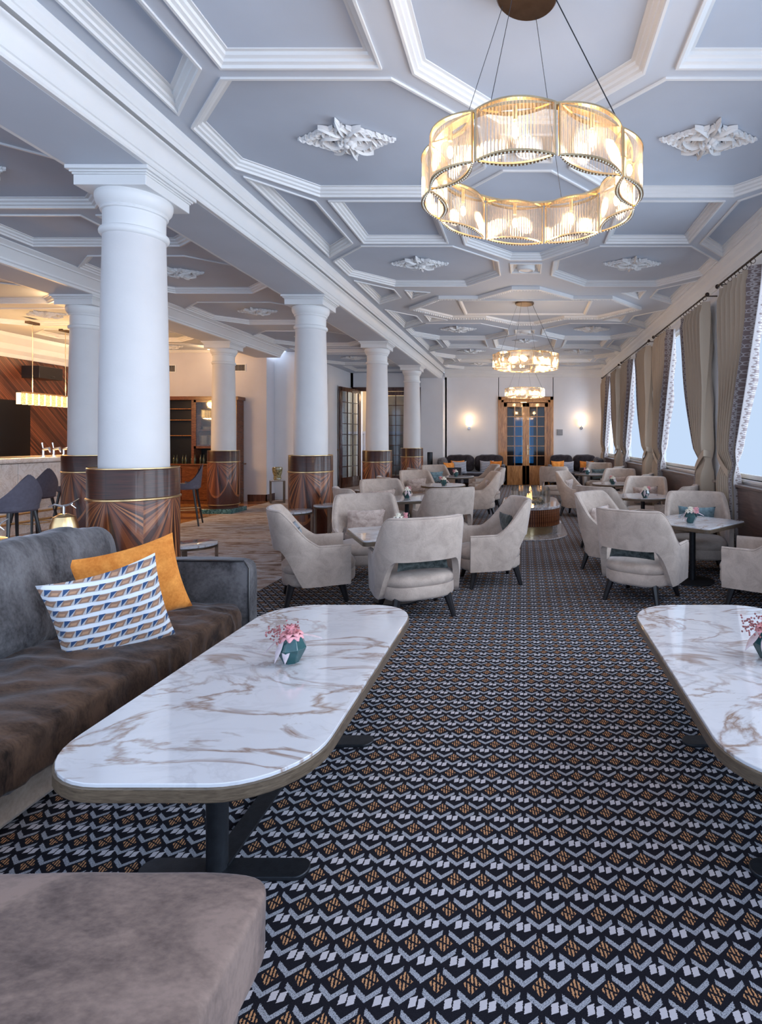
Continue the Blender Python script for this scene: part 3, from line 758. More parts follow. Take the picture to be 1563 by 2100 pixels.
# x, y, heading (deg, direction the sitter faces), label, pillow material, pillow label
CH = [
 (-1.86, 4.92, 24, 'armchair seen from its left side, nearest the column-side carpet edge', 'greyp', 'grey blue pillow in the leftmost front armchair'),
 (-.88, 4.50, 116, 'armchair with its back to us, directly behind the left coffee table', 'dteal', 'dark teal pillow seen through the open back behind left coffee table'),
 (-.33, 5.50, 197, 'armchair facing left beside the aisle with dark speckled pillow', 'dteal', 'dark speckled pillow in the armchair facing left by the aisle'),
 (-1.62, 5.72, -68, 'armchair facing us across the nearest left square table', 'sand', 'sand coloured woven pillow in armchair behind nearest left table'),
 (-1.98, 6.95, 35, 'armchair half hidden at the left, before the second column base', None, None),
 (-1.02, 7.05, 118, 'armchair with its back to us behind the dark speckled pillow armchair', 'dteal', 'dark pillow showing through the second open chair back on the left'),
 (-2.0, 8.05, -55, 'armchair with sand pillow facing us at second left table', 'sand', 'sand pillow in the armchair at the second left table'),
 (-1.98, 9.0, 30, 'armchair at left side of the round table with third sand pillow behind', None, None),
 (-.82, 10.15, 195, 'armchair facing left at the round left table, tan pillow inside', 'sand', 'tan pillow in armchair facing left at the left round table'),
 (-1.98, 10.55, -55, 'armchair with pale pillow facing us behind the left round table', 'sand', 'pale sand pillow in armchair behind the left round table'),
 (-2.05, 11.65, 30, 'armchair at left of the farthest left table, seen from side', None, None),
 (-.78, 11.6, 190, 'armchair at right of the farthest left table, near one', None, None),
 (-1.98, 12.85, -55, 'armchair with blue grey pillow near the far left corner sofa', 'teal', 'pale blue pillow in armchair near the far left sofa'),
 (-.98, 13.25, 200, 'rearmost left armchair by the aisle in front of far sofa', None, None),
 (1.05, 4.90, 55, 'armchair with its back to us in front of nearest right table', 'dteal', 'dark pillow seen through the open back of the nearest right armchair'),
 (2.06, 4.75, 148, 'armchair cut by the right edge of the picture', None, None),
 (.98, 6.05, -38, 'armchair with pale pillow at left of nearest right table', 'sand', 'pale sand pillow in armchair left of the nearest right table'),
 (1.89, 5.98, -103, 'armchair with teal pillow facing us by the window', 'teal', 'teal blue pillow in the armchair behind the nearest right table'),
 (1.10, 7.20, 45, 'armchair seen from behind, second along right side of the aisle', None, None),
 (1.89, 7.28, 148, 'armchair seen from the side between second right table and window', None, None),
 (1.89, 8.62, -108, 'armchair with tan pillow behind the second right round table', 'sand', 'tan pillow in armchair behind the second right table'),
 (1.0, 10.3, -25, 'armchair with white sand pillow, third along right aisle', 'sand', 'pale pillow in third armchair along right side of aisle'),
 (1.89, 9.75, 155, 'armchair at window side of the third right table', None, None),
 (1.90, 11.1, -108, 'armchair with brown pillow behind the third right table', 'sand', 'brownish pillow in armchair behind the third right table'),
 (.72, 12.55, 80, 'armchair with open back, rearmost along the right aisle', None, None),
 (1.88, 12.5, 150, 'armchair with its side to us near the farthest right table', None, None),
 (1.9, 14.1, -110, 'farthest right armchair in front of the right corner sofa', 'teal', 'pale blue grey pillow in the farthest right armchair'),
]
ch0 = None
for x, y, hd, lab, pm, pl in CH:
    rz = math.radians(hd-90); lab = 'taupe velvet '+lab
    if ch0 is None: ch0 = make_chair(lab); c = ch0
    else: c = dup(ch0, label=lab)
    c.location = (x, y, 0); c.rotation_euler[2] = rz
    if pm:
        d = Vector((math.cos(rz+PI/2), math.sin(rz+PI/2)))
        q = Vector((x, y))-d*.19
        pillow(pm, pl, (q.x, q.y, .53), math.radians(-17), rz+random.uniform(-.12, .12), (.40, .29), .11, ry=random.uniform(-.06, .06), group='pillows in the armchairs')

# ---------------------------------------------------------------- tables
def rpoly(hx, hy, r, n=6, c=(0, 0)):
    out = []
    for q, (sx, sy) in enumerate(((1, 1), (-1, 1), (-1, -1), (1, -1))):
        for k in range(n+1):
            a = q*PI/2+k/n*PI/2; out.append((c[0]+sx*(hx-r)+r*math.cos(a), c[1]+sy*(hy-r)+r*math.sin(a)))
    return out
def scalep(p, k): return [(x*k, y*k) for x, y in p]
def top(poly, t, z, th, mt='marble', me='edge', name='tabletop'):
    MB().prism(inset(poly, .006), z-.012, z).build(name, mt, t, bevel=.002)
    MB().prism(poly, z-th, z-.010).build('table_edge', me, t, bevel=.003)
def coffee(xc, sx, label):
    t = thing('coffee_table', label, 'coffee table', (xc, 2.28, 0), 0, 'long marble coffee tables')
    base = rpoly(.40, .81, .25, 10)
    top([(x, y) for x, y in base], t, .48, .050)
    for yy, nm in ((-.49, 0), (.27, 1)):
        MB().prism(rpoly(.275, .042, .04, 6, (.025, yy)), 0, .014).build('foot', 'steel', t, bevel=.003)
        MB().lathe([(.033, .012), (.033, .41)], (0, yy), 24).build('post', 'steel', t, smooth=True)
    MB().box(-.035, .035, -.49, .68, .012, .022).build('floor_bar', 'steel', t)
    MB().box(-.05, .05, -.6, .6, .395, .41).build('top_bar', 'steel', t)
    return t
coffee(-.995, 1, 'long rounded marble coffee table beside the brown sofa')
coffee(.985, -1, 'long rounded marble coffee table cut by the right picture edge')
TAB = [(-1.11, 4.86, .60, 28, 'sq', 'square marble table among the nearest left armchairs'), (-1.62, 7.65, .60, 20, 'sq', 'marble table second from the front on left side'),
       (-1.45, 9.95, .60, 0, 'rd', 'round marble table third from the front on left side'), (-1.50, 12.3, .60, 0, 'rd', 'round marble table farthest along the left side'),
       (1.68, 5.48, .60, 43, 'sq', 'square marble table among the nearest right armchairs'), (1.72, 7.95, .60, 0, 'rd', 'round marble table second from the front on right side'),
       (1.68, 10.3, .60, 0, 'rd', 'round marble table third from the front on right side'), (1.62, 13.2, .60, 0, 'rd', 'round marble table farthest along the right side')]
for x, y, z, r, k, lab in TAB:
    t = thing('marble_table', lab, 'table', (x, y, 0), math.radians(r), 'marble tables between armchairs')
    if k == 'sq': top(rpoly(.375, .375, .05, 5), t, z, .045)
    else: top([(.40*math.cos(2*PI*i/48), .40*math.sin(2*PI*i/48)) for i in range(48)], t, z, .04)
    MB().lathe([(.21, 0), (.21, .012), (.03, .018), (.03, z-.05)], n=28).build('pedestal', 'steel', t, smooth=True)
def side_table(x, y, z, r, lab, rz=.4, legs=3):
    t = thing('side_table', lab, 'side table', (x, y, 0), rz, 'small round side tables')
    MB().lathe([(r-.012, z-.028), (r, z-.02), (r, z-.004), (r-.008, z)], n=40).build('tabletop', 'marble', t, smooth=True)
    MB().lathe([(r+.002, z-.040), (r+.002, z-.026)], n=40).build('rim', 'bronze', t, smooth=True)
    for k in range(legs):
        a = 2*PI*k/legs; cx, cy = (r-.012)*math.cos(a), (r-.012)*math.sin(a)
        l = MB().box(-.010, .014, -.022, .022, 0, z-.02).build('leg', 'ply', t); l.location = (cx, cy, 0); l.rotation_euler[2] = a
side_table(-2.76, 6.60, .56, .215, 'small round marble side table before the second column')
side_table(-3.03, 5.05, .46, .20, 'low round marble side table behind the nearest column')
side_table(-2.50, 7.02, .585, .17, 'small round side table tucked right of the second column', 1.0)
side_table(-2.62, 9.2, .585, .19, 'small dark side table left of the far armchairs', 1.0)
# console with glass vase
t = thing('side_table', 'dark square wire side table carrying a glass vase by the wall', 'side table', (-5.52, 12.35, 0), .5)
MB().box(-.15, .15, -.15, .15, .50, .515).build('tabletop', 'marble', t)
MB().box(-.15, .15, -.15, .15, .485, .50).build('rim', 'bronze', t)
for a in (-1, 1):
    for b in (-1, 1): MB().box(a*.14-.012, a*.14+.012, b*.14-.012, b*.14+.012, 0, .49).build('leg', 'bronze', t)
MB().box(-.15, .15, -.15, -.126, 0, .02).box(-.15, .15, .126, .15, 0, .02).box(-.15, -.126, -.15, .15, 0, .02).box(.126, .15, -.15, .15, 0, .02).build('floor_frame', 'bronze', t)
tag(MB().lathe([(.07, .516), (.085, .53), (.075, .60), (.10, .68), (.11, .76), (.10, .80), (.085, .80), (.092, .76), (.06, .56), (.0, .54)], (-5.52, 12.35), 20, False).build('glass_vase', plain('amber_glass', (.45, .38, .20), .1, .4, 25, coat=.5), smooth=True), 'amber patterned glass vase on the dark side table by wall', 'vase')

# vases with flowers
def vase(x, y, z, s, lab, kind='w', rz=0):
    t = thing('flower_vase', lab, 'flower vase', (x, y, z), rz, 'flower vases on the tables'); t.scale = (s, s, s)
    prof = [(.028, 0), (.052, .045), (.056, .055), (.034, .098), (.030, .098)]
    mb = MB().lathe(prof, (0, 0), 8, False); mb.add([(.028*math.cos(2*PI*i/8), .028*math.sin(2*PI*i/8), .001) for i in range(8)], [tuple(range(8))])
    mb.build('vase', 'vaseteal', t, bevel=.0015)
    pet = MB(); rr = random.Random(int(abs(x*1000)))
    for rn, (rad, tilt, nn, ln, wd) in enumerate(((.003, 1.35, 5, .026, .016), (.007, 1.05, 6, .030, .020), (.012, .70, 7, .032, .022), (.015, .35, 8, .032, .022))):
        for k in range(nn):
            a = 2*PI*k/nn+rn*.6
            def fn(u, v, a=a, rad=rad, tilt=tilt, ln=ln, wd=wd):
                q = (v-.5)*2; tt_ = tilt-.25+.9*u*(1-u)-.5*u*u*(rn > 1)
                rr2 = rad+ln*u*math.cos(tt_); zz = .098+ln*1.1*u*math.sin(tt_)+.012-.004*rn
                h2 = wd*math.sin(PI*min(1, .18+.75*u))*q; rr2 -= .35*wd*q*q
                return (rr2*math.cos(a)-h2*math.sin(a), rr2*math.sin(a)+h2*math.cos(a), zz)
            pet.grid(fn, 6, 5)
    pet.ball((0, 0, .112), .016, 8, 6)
    pet.build('bloom', 'petalp' if kind == 'p' else 'petalw', t, smooth=True)
    b = MB(); lim = 110 if kind != 'n' else 30
    for k in range(lim):
        a = rr.uniform(0, 2*PI); r = rr.uniform(.02, .062) if kind == 'p' else rr.uniform(.035, .06)
        if kind != 'p': a = rr.gauss(.3, .35)
        q = (r*math.cos(a)+(-.03 if kind == 'p' else .012), r*math.sin(a), .105+rr.uniform(-.018, .03))
        b.ball(q, .0038, 5, 3)
    stuff(b.build('berries', 'berry' if kind == 'p' else 'petalp', t))
    if kind != 'n':
        for k, (a, tilt) in enumerate(((PI+.3, -.7), (PI+1.0, -1.2), (-PI/2, -1.4), (.6, -.2))):
            l = MB().grid(lambda u, v: (u*.085, (v-.5)*.030*math.sin(PI*min(1, .05+u*.95)), -.02*u*u+.003*math.cos((v-.5)*PI)), 8, 5).build('leaf', 'leafp', t, smooth=True)
            l.location = (math.cos(a)*.03, math.sin(a)*.03, .095); l.rotation_euler = (0, -tilt*.75, a)
    return t
vase(-.965, 2.29, .48, 1.12, 'teal faceted vase with pink bloom on the left coffee table', 'p')
vase(1.035, 2.33, .48, 1.25, 'teal faceted vase with yellow white bloom on right coffee table', 'p')
for i, (x, y, l) in enumerate(((-1.11, 4.88, 'nearest left square table'), (-1.62, 7.65, 'second left table'), (-1.42, 9.8, 'left round table'), (-1.50, 12.2, 'farthest left table'),
                ((1.62), 5.35, 'nearest right square table'), (1.70, 7.7, 'second right round table'), (1.62, 10.0, 'third right round table'), (1.50, 12.95, 'farthest right table'))):
    vase(x, y, .60, 1.15, 'dark faceted vase with white rose on the '+l, 'w', i*1.3)

# ---------------------------------------------------------------- chandeliers
def chandelier(y, lab, lights, simple=False, power=4.5):
    t = thing('chandelier', lab, 'chandelier', (X0+.01, y, 0), 0, 'ring chandeliers of glass rods')
    zb, zt, R = 2.55, 2.765, .50
    ringp = [(R-.035+.0*k, 0) for k in range(1)]
    MB().lathe([(R-.045, zt), (R-.045, zt+.012), (R-.008, zt+.012), (R-.008, zt), (R-.045, zt)], n=72, cap=False).build('top_ring', 'gold', t, smooth=True)
    MB().lathe([(.0, ZC-.03), (.145, ZC-.03), (.152, ZC-.022), (.152, ZC+(-.001 if simple else .058)), (.0, ZC+(-.001 if simple else .058))], n=40, cap=False).build('canopy', 'bronze', t, smooth=True, loc=(-.025, 0, 0))
    for k, a in enumerate((60, 150, 240, 330)):
        a = math.radians(a+8)
        MB().tube([((R-.02)*math.cos(a), (R-.02)*math.sin(a), zt+.01), (.13*math.cos(a)-.025, .13*math.sin(a), ZC-.03)], .0016 if k != 3 else .003, 5).build('suspension_wire', 'steel', t)
    # one shade in local coordinates: vesica in plan, chord c along local x, radial +y
    c, b1 = .165, .055
    def ves(u, side): x = c*math.cos(u); return x, side*b1*(1-(x/c)**2)
    nr = 23
    rods = MB(); pts = []
    for side in (1, -1):
        for i in range(nr):
            x = -c*.96+2*c*.96*i/(nr-1); pts.append((x, side*b1*(1-(x/c)**2)))
    for x, yy in pts: rods.tube([(x, yy, zb+.008), (x, yy, zt-.006)], .0050, 6)
    fr_ = MB(); outline = [(-c+2*c*i/20, b1*(1-((-c+2*c*i/20)/c)**2)) for i in range(21)]+[(c-2*c*i/20, -b1*(1-((c-2*c*i/20)/c)**2)) for i in range(1, 20)]
    for zz in (zb, zt-.004): 
        inn = [(x*.93, yy*.78) for x, yy in outline]; ou = [(x*1.02, yy*1.16) for x, yy in outline]; n = len(outline)
        vs = [(x, yy, zz) for x, yy in ou]+[(x, yy, zz) for x, yy in inn]+[(x, yy, zz+.008) for x, yy in ou]+[(x, yy, zz+.008) for x, yy in inn]
        fs = []
        for i in range(n):
            j = (i+1) % n; fs += [(i, j, n+j, n+i), (2*n+i, 3*n+i, 3*n+j, 2*n+j), (i, 2*n+i, 2*n+j, j), (n+i, n+j, 3*n+j, 3*n+i)]
        fr_.add(vs, fs)
    for sx in (-1, 1): fr_.box(sx*c-.004, sx*c+.004, -.004, .004, zb, zt)
    studs = MB()
    for i in range(0, len(outline)):
        x, yy = outline[i]; studs.ball((x*.975, yy*.98, zb-.001), .0042, 6, 4)
    bulb = MB().ball((0, 0, (zb+zt)/2+.0), .014, 10, 8, (1, 1, 1.9))
    sock = MB().lathe([(.010, zt-.06), (.010, zt)], n=12)
    first = None
    for k in range(9):
        a = math.radians(-99+k*40); rc = R-.022
        loc = (rc*math.cos(a), rc*math.sin(a), 0); rz = a-PI/2
        if first is None:
            f = fr_.build('shade_frame', 'gold', t, loc=loc, rz=rz)
            stuff(rods.build('glass_rods', 'rods', f, smooth=True)); stuff(studs.build('studs', 'plate', f, smooth=True))
            bulb.build('bulb', 'bulb', f, smooth=True); sock.build('socket', 'gold', f, smooth=True); first = f
        else: f = dup(first, loc, rz, parent=t)
        if k % lights == 0: lamp('POINT', (loc[0], loc[1], (zb+zt)/2), power*lights, (1, .68, .40), .05, t)
    return t
c1 = chandelier(2.72, 'large nearest ring chandelier of glass rod shades above the coffee tables', 1)
c2 = chandelier(8.85, 'second ring chandelier of glass rod shades, mid ceiling', 3, True)
c3 = chandelier(14.65, 'farthest ring chandelier of glass rod shades before the oak door', 3)

# sconces on the far wall
for x, nm in ((-1.70, 'glowing wall sconce left of the far oak door'), (1.80, 'glowing wall sconce right of the far oak door')):
    t = thing('wall_sconce', nm, 'wall lamp', (x, YF, 1.95), 0, 'sconces on the far wall')
    MB().box(-.085, .085, -.12, -.03, -.08, .10).build('lamp_shade', 'lampglow', t, bevel=.01)
    MB().tube([(0, -.01, -.17), (0, -.07, -.17), (0, -.07, -.08)], .01, 8).build('arm', 'chrome', t)
    MB().tube([(0, 0, -.17), (0, -.02, -.17)], .045, 20).build('backplate', 'chrome', t)
    lamp('POINT', (0, -.16, .06), 6, (1, .62, .32), .06, t)

# ---------------------------------------------------------------- curtains
def curtain(win, far, lab):
    a, b = WIN[win]; tt = thing('curtain', lab, 'curtain', (0, 0, 0), 0, 'beige curtains at the windows')
    sgn = -1 if far else 1; y0 = b-.36 if far else a-.33      # wall side edge; cloth extends in direction sgn
    NU, NV = 92, 44; Wt = .95 if far else 1.12
    def width(z):
        if z > 1.13: t = (z-1.13)/(3.2-1.13); return .36+(Wt-.36)*math.sin(t*PI/2)**1.25
        return .36+.05*sm(0, .5, 1.13-z)
    def pos(u, v):
        z = .04+(3.19-.04)*v; wv = width(z); tie = math.exp(-((z-1.13)/.10)**2)
        yy = y0+sgn*wv*u
        amp = (.10-.06*tie)*(1 if z < 3.1 else .75)
        x = 2.385+amp*(1-2*abs(math.sin(u*PI*7+.5+.25*math.sin(z*1.3)))**.75)+.012*math.sin(u*41+z*3)+.03*(1-u)*tie*0
        yy += sgn*.02*math.sin(u*2*PI*7+1.2)
        return (x, yy, z)
    split = .86
    for nm, u0, u1, mat, n in (('cloth', 0, split, 'curtain', NU), ('border', split, 1.0, 'trim', 16)):
        mb = MB(); uv = []
        for th in (0, .006):
            vs = []
            for j in range(NV):
                for i in range(n):
                    u = u0+(u1-u0)*i/(n-1); p = pos(u, j/(NV-1))
                    vs.append((p[0]+th, p[1], p[2])); uv.append((i/(n-1), j/(NV-1)*(3 if nm == 'cloth' else 3.15/.145/9)))
            mb.add(vs, [(j*n+i, j*n+i+1, (j+1)*n+i+1, (j+1)*n+i) for j in range(NV-1) for i in range(n-1)])
        mb.build(nm, mat, tt, smooth=True, uv=uv, angle=3)
    tb = MB(); y1 = y0+sgn*.30
    def tie(u, v): 
        yy = y0-sgn*.03+sgn*.35*u; zc = 1.24-.22*u if far == False else 1.24-.22*u
        return (2.30-.012*math.sin(PI*u)+.0*v, yy, zc+(v-.5)*.085)
    tb.grid(tie, 14, 4); tb.grid(lambda u, v: (tie(u, v)[0]+.15*math.sin(PI*u)**.3, tie(u, v)[1], tie(u, v)[2]), 14, 4)
    tb.build('tieback', 'curtain', tt, smooth=True, uv=[(0, 0)]*len(tb.v))
    hooks = MB()
    for k in range(9):
        yy = y0+sgn*Wt*(k+.5)/9; cc = [(2.345+.027*math.cos(q*PI/4), yy, 3.235+.027*math.sin(q*PI/4)) for q in range(8)]
        MB().tube(cc, .0035, 5, closed=True).build('ring', 'iron', tt)
    return tt
WN = {2: 'nearest visible', 3: 'second visible', 4: 'third visible', 5: 'farthest'}
for wi in (2, 3, 4, 5):
    a, b = WIN[wi]
    curtain(wi, True, 'beige curtain with scroll border tied at far side of %s window' % WN[wi])
    if wi > 2: curtain(wi, False, 'plain beige curtain tied at near side of the %s window' % WN[wi])
    t = thing('curtain_rod', 'dark iron curtain rod above the %s window' % WN[wi], 'curtain rod', (0, 0, 0), 0, 'curtain rods above the windows')
    MB().tube([(2.345, a-.36, 3.26), (2.345, b-.24, 3.26)], .012, 10).build('rod', 'iron', t, smooth=True)
    for yy in (a-.375, b-.225): MB().ball((2.345, yy, 3.26), .028, 10, 8).build('finial', 'iron', t, smooth=True)
    for yy in (a-.30, b-.30): MB().tube([(2.345, yy, 3.26), (XR, yy, 3.26)], .008, 6).build('bracket', 'iron', t)
tag(MB().box(2.44, 2.5, 13.62, 13.78, 2.58, 2.80).build('wall_speaker', 'mould', bevel=.02), 'small white rounded speaker on the third window pier', 'speaker')

# ---------------------------------------------------------------- sofas
def puff(sx, sy, sz, n=26, e=5, wr=.012, sc_=3.0, seed=0, dir=(1, .35, 1), crown=.0, N2=None, ex=0):
    """soft rounded block centred at origin, sizes are full extents"""
    mb = MB(); bm = bmesh.new(); bmesh.ops.create_cube(bm, size=2); bmesh.ops.subdivide_edges(bm, edges=bm.edges, cuts=n, use_grid_fill=True)
    for v in bm.verts:
        p = v.co
        k = (abs(p.x)**e+abs(p.y)**e+abs(p.z)**e)**(1/e)
        m_ = max(abs(p.x), abs(p.y), abs(p.z))
        q = p*(m_/k); 
        q = Vector((q.x*sx/2, q.y*sy/2, q.z*sz/2))
        r = noise.noise(Vector((q.x*sc_*dir[0]+seed, q.y*sc_*dir[1], q.z*sc_*dir[2])))+.5*noise.noise(Vector((q.x*sc_*2.3*dir[0], q.y*sc_*2.3*dir[1]+seed, q.z*sc_*2.3*dir[2])))
        nn = Vector((p.x**3, p.y**3, p.z**3)).normalized()
        q += nn*r*wr
        if crown: q.z += crown*(1-(p.x)**2)*(1-(p.y)**2)*(1 if p.z > 0 else 0)
        v.co = q
    me = bpy.data.meshes.new('t'); bm.to_mesh(me); bm.free()
    mb.add([v.co[:] for v in me.vertices], [tuple(p.vertices) for p in me.polygons]); bpy.data.meshes.remove(me); return mb
t = thing('sofa', 'large brown grey velvet sofa along the left side beside coffee table', 'sofa', (0, 0, 0))
MB().box(-2.78, -1.83, 1.34, 3.60, .03, .19).build('sofa_base', 'basev', t, bevel=.02)
o = puff(.98, 2.22, .20, 70, 9, .020, 6, 2, (.8, 3.2, 1), .03).build('seat_cushion', 'brownv', t, smooth=True, angle=3); o.location = (-2.24, 2.45, .27)
MB().box(-2.85, -2.72, 1.34, 3.60, .05, .60).build('sofa_back', 'brownv', t, bevel=.03, seg=4)
ar = puff(1.05, .13, .60, 30, 10, .004, 5, 3).build('armrest', 'greyv', t, smooth=True, angle=3); ar.location = (-2.29, 3.60, .33)
MB().tube([(-1.765, 3.54, .05), (-1.765, 3.54, .58), (-1.80, 3.54, .625), (-2.75, 3.54, .628)], .006, 6).build('piping', 'black', t, smooth=True)
for y_, s_ in ((2.92, 1), (1.93, 4)):
    o = puff(.30, .98, .56, 30, 4, .022, 4, s_, (1, 2.4, 1)).build('back_cushion', 'greyv', t, smooth=True, angle=3); o.location = (-2.56, y_, .62); o.rotation_euler = (0, math.radians(-14), .04)
pillow('orange', 'bright orange velvet cushion on the near brown sofa', (-2.26, 3.16, .57), math.radians(14), math.radians(31), (.53, .50), .17, ry=math.radians(-12), seed=4)
pillow('cube', 'blue, tan and white cube patterned cushion on near brown sofa', (-2.02, 2.70, .555), math.radians(15), math.radians(36), (.46, .50), .14, ry=math.radians(-12), seed=6)
# ottoman in the foreground
t = thing('ottoman', 'grey brown velvet bench at the lower left corner of the picture', 'ottoman', (-1.33, .775, 0))
o = puff(1.52, 1.04, .17, 50, 16, .006, 3, 5, (1, 1, 1), .012).build('seat_cushion', 'ottv', t, smooth=True, angle=3); o.location = (0, 0, .315)
o = puff(1.44, .96, .15, 24, 14, .004, 3, 8).build('bench_base', 'ottv', t, smooth=True, angle=3); o.location = (0, 0, .185)
for a in (-1, 1):
    for b in (-1, 1): MB().lathe([(.014, 0), (.016, .12)], (a*.66, b*.42), 14).build('leg', 'steel', t, smooth=True)

def far_sofa(sx, lab, sides):
    """corner sofa against the far wall, built for the left (sx=-1) or the right (sx=1)"""
    x_in = -.62 if sx < 0 else .80; x_out = -2.40 if sx < 0 else 2.22
    t = thing('corner_sofa', lab, 'sofa', (0, 0, 0)); lo, hi = min(x_in, x_out), max(x_in, x_out); xc, wd = (lo+hi)/2, hi-lo
    MB().box(lo, hi, 16.35, 17.1, .14, .28).box(min(x_out, x_out-sx*.62), max(x_out, x_out-sx*.62), 15.75, 16.4, .14, .28).build('sofa_base', 'sofad', t, bevel=.01)
    o = puff(wd, .72, .16, 16, 6, .01, 3, 1).build('seat_cushion', 'sofad', t, smooth=True, angle=3); o.location = (xc, 16.62, .36)
    o = puff(.60, .72, .16, 12, 6, .01, 3, 1).build('seat_cushion', 'sofad', t, smooth=True, angle=3); o.location = (x_out-sx*.30, 16.1, .36)
    for k in range(2):
        o = puff(wd/2-.01, .26, .52, 16, 4, .02, 4, k*3+1).build('back_cushion', 'sofad', t, smooth=True, angle=3); o.location = (lo+wd/4+k*wd/2, 16.98, .70); o.rotation_euler = (.12, 0, 0)
    o = puff(.24, 1.0, .46, 16, 4, .03, 6, 9).build('back_cushion', 'greyv' if sx < 0 else 'sofad', t, smooth=True, angle=3); o.location = (x_out-sx*.02, 16.35, .66); o.rotation_euler = (0, -sx*-.2, 0)
    MB().box(x_in-(.05), x_in+.05, 16.33, 17.1, .14, .66).build('armrest', 'greyv', t, bevel=.02)
    MB().box(min(x_out, x_out-sx*.62), max(x_out, x_out-sx*.62), 15.68, 15.78, .14, .62).build('armrest', 'sofad', t, bevel=.02)
    for x_ in (x_in, x_out-sx*.1): 
        MB().box(x_-.012, x_+.012, 16.36, 16.385, 0, .15).build('leg', 'black', t)
    MB().box(x_out-sx*.1-.012, x_out-sx*.1+.012, 15.72, 15.745, 0, .15).build('leg', 'black', t)
far_sofa(-1, 'dark velvet corner sofa against far wall left of the door', 0)
far_sofa(1, 'dark velvet corner sofa against far wall right of the door', 0)
FC = [('orange', 'orange cushion standing at left end of the far left sofa', -1.95, 16.35, .35, .62, 16), ('orange', 'second orange cushion, lower at left end of the far left sofa', -2.15, 16.0, .9, .58, 18),
      ('orange', 'orange cushion at the door end of the far left sofa', -.85, 16.62, -.45, .60, 19), ('stripe', 'striped cushion at the door end of the far left sofa', -1.12, 16.72, 0, .60, 2),
      ('stripe', 'small striped cushion between orange ones on far left sofa', -1.88, 16.18, .3, .60, 5),
      ('orange', 'orange cushion at the door end of the far right sofa', 1.04, 16.62, .3, .60, 7), ('stripe', 'blue striped cushion at the door end of far right sofa', 1.32, 16.72, 0, .58, 3),
      ('orange', 'orange cushion in the corner of the far right sofa', 1.88, 16.45, -.2, .60, 9), ('stripe', 'striped cushion in the corner of far right sofa', 2.02, 16.2, -.5, .60, 8), ('orange', 'second orange cushion by window end of the far right sofa', 2.14, 16.0, -1.0, .58, 6)]
for m_, l, x, y, rz, z, sd in FC: pillow(m_, l, (x, y, z), -.22, rz, (.42, .38), .14, seed=sd % 3, group='cushions on the far sofas')

# ---------------------------------------------------------------- fire table
t = thing('fire_table', 'oval fluted wood fire table with glass screen in the aisle', 'fire table', (.11, 8.75, 0))
def stad(hx, hy, n=12):
    out = []
    for i in range(2*n+1): a = PI*i/(2*n); out.append((hx*math.cos(a), hy-hx+hx*math.sin(a)))
    for i in range(2*n+1): a = PI+PI*i/(2*n); out.append((hx*math.cos(a), -(hy-hx)+hx*math.sin(a)))
    return out
MB().prism(stad(.54, 1.12), 0, .022).build('floor_disc', 'darkmarble', t, bevel=.006)
MB().prism(stad(.33, .74), .02, .15).build('brass_plinth', 'brass', t, smooth=True)
fl = []
base = stad(.425, .845, 10); per = []
for i in range(len(base)):
    p, q = Vector(base[i]), Vector(base[(i+1) % len(base)]); n = max(1, round((q-p).length/.028))
    for k in range(n): per.append(p.lerp(q, k/n))
MB().prism(stad(.41, .83), .15, .395).build('core', 'darkwood', t)
slm = None
for i, p in enumerate(per):
    nx = p.x; ny = p.y-max(-.42, min(.42, p.y)); a = math.atan2(ny, nx)
    if slm is None: slm = MB().box(-.012, .008, -.0115, .0115, .15, .395).build('slat', 'walnut', t, bevel=.003); s_ = slm
    else: s_ = slm.copy(); C.objects.link(s_); s_.parent = t
    s_.location = (p.x, p.y, 0); s_.rotation_euler[2] = a
MB().prism(stad(.44, .86), .395, .435).build('marble_top', 'darkmarble', t, bevel=.004)
MB().prism(stad(.22, .5), .434, .438).build('burner_tray', 'black', t)
gl = MB(); so, si = stad(.30, .60), stad(.294, .594); n = len(so)
gl.add([(x, y, .436) for x, y in so]+[(x, y, .64) for x, y in so], [(i, (i+1) % n, n+(i+1) % n, n+i) for i in range(n)])
gl.add([(x, y, .436) for x, y in si]+[(x, y, .64) for x, y in si], [(i, (i+1) % n, n+(i+1) % n, n+i) for i in range(n)])
gl.build('glass_screen', 'glass', t, smooth=True)
gs = MB(); so = stad(.40, .82); n = len(so)
gs.add([(x, y, .03) for x, y in so]+[(x, y, .16) for x, y in so], [(i, (i+1) % n, n+(i+1) % n, n+i) for i in range(n)])
gs.build('glass_skirt', 'glass', t, smooth=True)
pb = MB()
for k in range(160): pb.ball((random.uniform(-.19, .19), random.uniform(-.46, .46), .444), random.uniform(.010, .018), 6, 4)
stuff(pb.build('pebbles', 'dteal', t, smooth=True))
for k in range(5):
    yy = -.2+k*.1; h = random.uniform(.08, .15)
    MB().lathe([(.003, .44), (.018, .455), (.015, .44+h*.5), (.004, .44+h)], (random.uniform(-.05, .05), yy), 8).build('flame', 'flame', t, smooth=True)
lamp('POINT', (0, 0, .52), 3, (1, .45, .15), .05, t)

